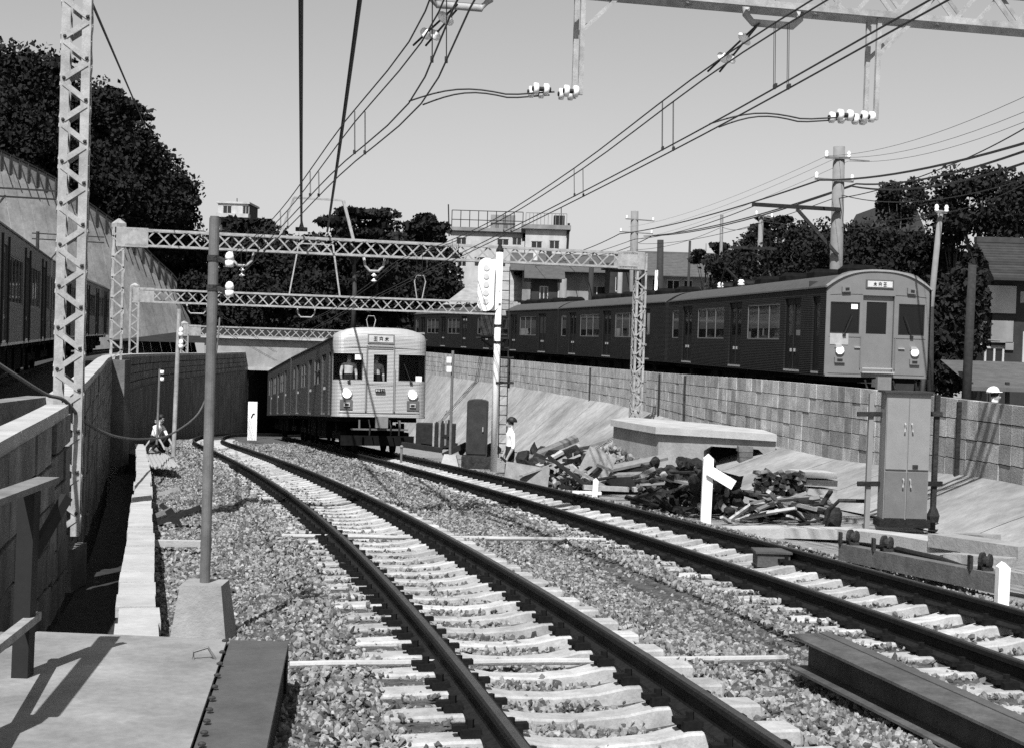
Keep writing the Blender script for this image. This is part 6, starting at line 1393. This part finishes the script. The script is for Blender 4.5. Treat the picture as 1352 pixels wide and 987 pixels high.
# gabled roof between the right trees
Y = 72; t, a, b, zt_ = house('gabled_house', 'dark steep gabled house among the right trees', 1146, 1222, 300, Y, 5, -2.4, M['hdark'], []); g = MB(); p0, p1, p2 = at(1142, 308, Y - .3), at(1162, 272, Y - .3), at(1222, 305, Y - .3); p3 = at(1208, 270, Y - .3); g.prism([p0, p2, p3, p1], (0, 5, 0)); g.build('roof', M['tile'], t)
# ---- poles and lines at the right
def pole(px0, py0, px1, py1, Y, r, m, label, name='utility_pole', arms=(), zb=None):
    a, b = at(px0, py0, Y), at(px1, py1, Y)
    if zb is not None: a = a + (a - b) * ((a.z - zb) / max(b.z - a.z, .1)); 
    t = thing(name, label, 'utility pole', tuple(a)); g = MB(); g.tube([a, a.lerp(b, .5), b], [r, r * .9, r * .8], 12); g.build('shaft', m, t, True)
    for (x0, y0_, x1, y1_) in arms:
        p, q = at(x0, y0_, Y - .2), at(x1, y1_, Y - .2); bar('crossarm', M['pole'], t, p, q, .07, .07)
        for k in (.04, .96): c = p.lerp(q, k); g = MB(); g.lathe(c, [(.05, 0), (.07, .06), (.05, .1), (.07, .14), (.03, .22)], 8); g.build('insulator', M['porc'], t, True)
    return t
t = pole(1104, 352, 1108, 194, 47, .24, M['cpole'], 'thick pale concrete pole with crossarms behind the dark train front', arms=((1090, 208, 1122, 209), (1076, 236, 1127, 240)), zb=-1.9)
bar('bracket_beam', M['scrap'], t, at(993, 270, 46.7), at(1110, 277, 46.7), .12, .12); bar('bracket_brace', M['scrap'], t, at(1052, 276, 46.7), at(1106, 337, 46.7), .1, .1); bar('insulator_arm', M['pole'], t, at(1122, 211, 46.8), at(1148, 213, 46.8), .04, .04)
pole(836, 398, 838, 279, 92, .3, M['cpole'], 'grey pole with two crossarms behind the portal mast', arms=((826, 289, 864, 292), (818, 306, 862, 309)), zb=-2)
pole(1002, 378, 1005, 284, 76, .16, M['cpole'], 'slim pale pole right of the flat-topped tree', arms=((998, 284, 1020, 288),), zb=-2)
pole(951, 385, 953, 284, 84, .12, M['pole'], 'slim grey pole beside the flat-topped tree', zb=-2)
pole(1229, 405, 1242, 278, 42, .1, M['cpole'], 'leaning pale pole just right of the dark train front', arms=((1236, 280, 1250, 281),), zb=-2)
pole(1228, 505, 1229, 405, 41.8, .11, M['wpole'], 'dark lower pole standing beside the dark train front', zb=-2)
pole(1276, 520, 1284, 350, 40, .14, M['wpole'], 'dark wooden pole before the tiled house', zb=-2.4)
for px, pt, pb, Y, r, m, lab in ((871, 317, 382, 94, .26, 'wpole', 'dark thick post beside the wooden house'), (866, 357, 382, 93, .12, 'white', 'short white post left of the wooden house'), (724, 330, 396, 108, .25, 'wpole', 'dark post before the pale apartment wing'), (706, 330, 396, 107, .2, 'house', 'pale post before the concrete slope'), (780, 345, 396, 106, .22, 'wpole', 'dark post before the long shed'), (910, 318, 345, 96, .1, 'wpole', 'short thin post above the wooden house roof'), (818, 360, 388, 98, .2, 'house2', 'pale post under the portal end'), (743, 368, 396, 104, .3, 'house2', 'pale broad post before the dark doorway')):
    pole(px, pb, px + 1, pt, Y, r, M[m], lab, 'yard_post', zb=-2)
# lines on the poles
def line(pts_, r, label, sag=.3, m=None):
    g = MB(); out = []
    for (a, b) in zip(pts_[:-1], pts_[1:]):
        A_, B_ = at(*a), at(*b); n = 14
        for i in range(n): u_ = i / n; out.append(A_.lerp(B_, u_) - Vector((0, 0, sag * 4 * u_ * (1 - u_))))
    out.append(at(*pts_[-1])); g.tube(out, r, 5); return solo('overhead_wire', g, m or M['wire'], label, 'wire')
line([(1420, 168, 26), (1082, 238, 46.8), (818, 309, 92), (730, 340, 120)], .03, 'upper thick feeder wire over the dark train to the right edge', .25)
line([(1420, 174, 26), (1130, 243, 46.8), (862, 311, 92), (780, 338, 120)], .028, 'second thick feeder wire close under the upper one', .3)
line([(1420, 190, 27), (1124, 246, 46.8), (850, 312, 92)], .028, 'lower thick wire sagging to the right edge', .4)
line([(1420, 128, 27), (1250, 220, 38), (1108, 262, 46.8)], .016, 'thin stay wire crossing the thicker wires at the right', .1)
for k, (y0_, y1_, y2_) in enumerate(((95, 206, 300), (118, 208, 308), (132, 213, 318))):
    line([(1420, y0_, 26), (1092 + k * 14, y1_, 47), (830, y2_, 92)], .006, 'faint thin line high above the dark train, ' + ('topmost', 'middle', 'lowest')[k] + ' of three', .35)
line([(1420, 214, 27), (1112, 258, 46.8), (844, 322, 92)], .014, 'thin wire below the thick feeders over the dark train', .45)
line([(996, 272, 46.5), (838, 316, 70), (700, 352, 100)], .016, 'wire running left from the bracket beam above the dark train', .2)
line([(1420, 205, 27), (1240, 282, 42), (1108, 300, 47)], .012, 'thin wire running down to the leaning pole', .2)
line([(1242, 282, 42), (1005, 292, 76), (953, 300, 84), (838, 330, 92)], .014, 'thin wire linking the leaning pole and the slim poles', .3)
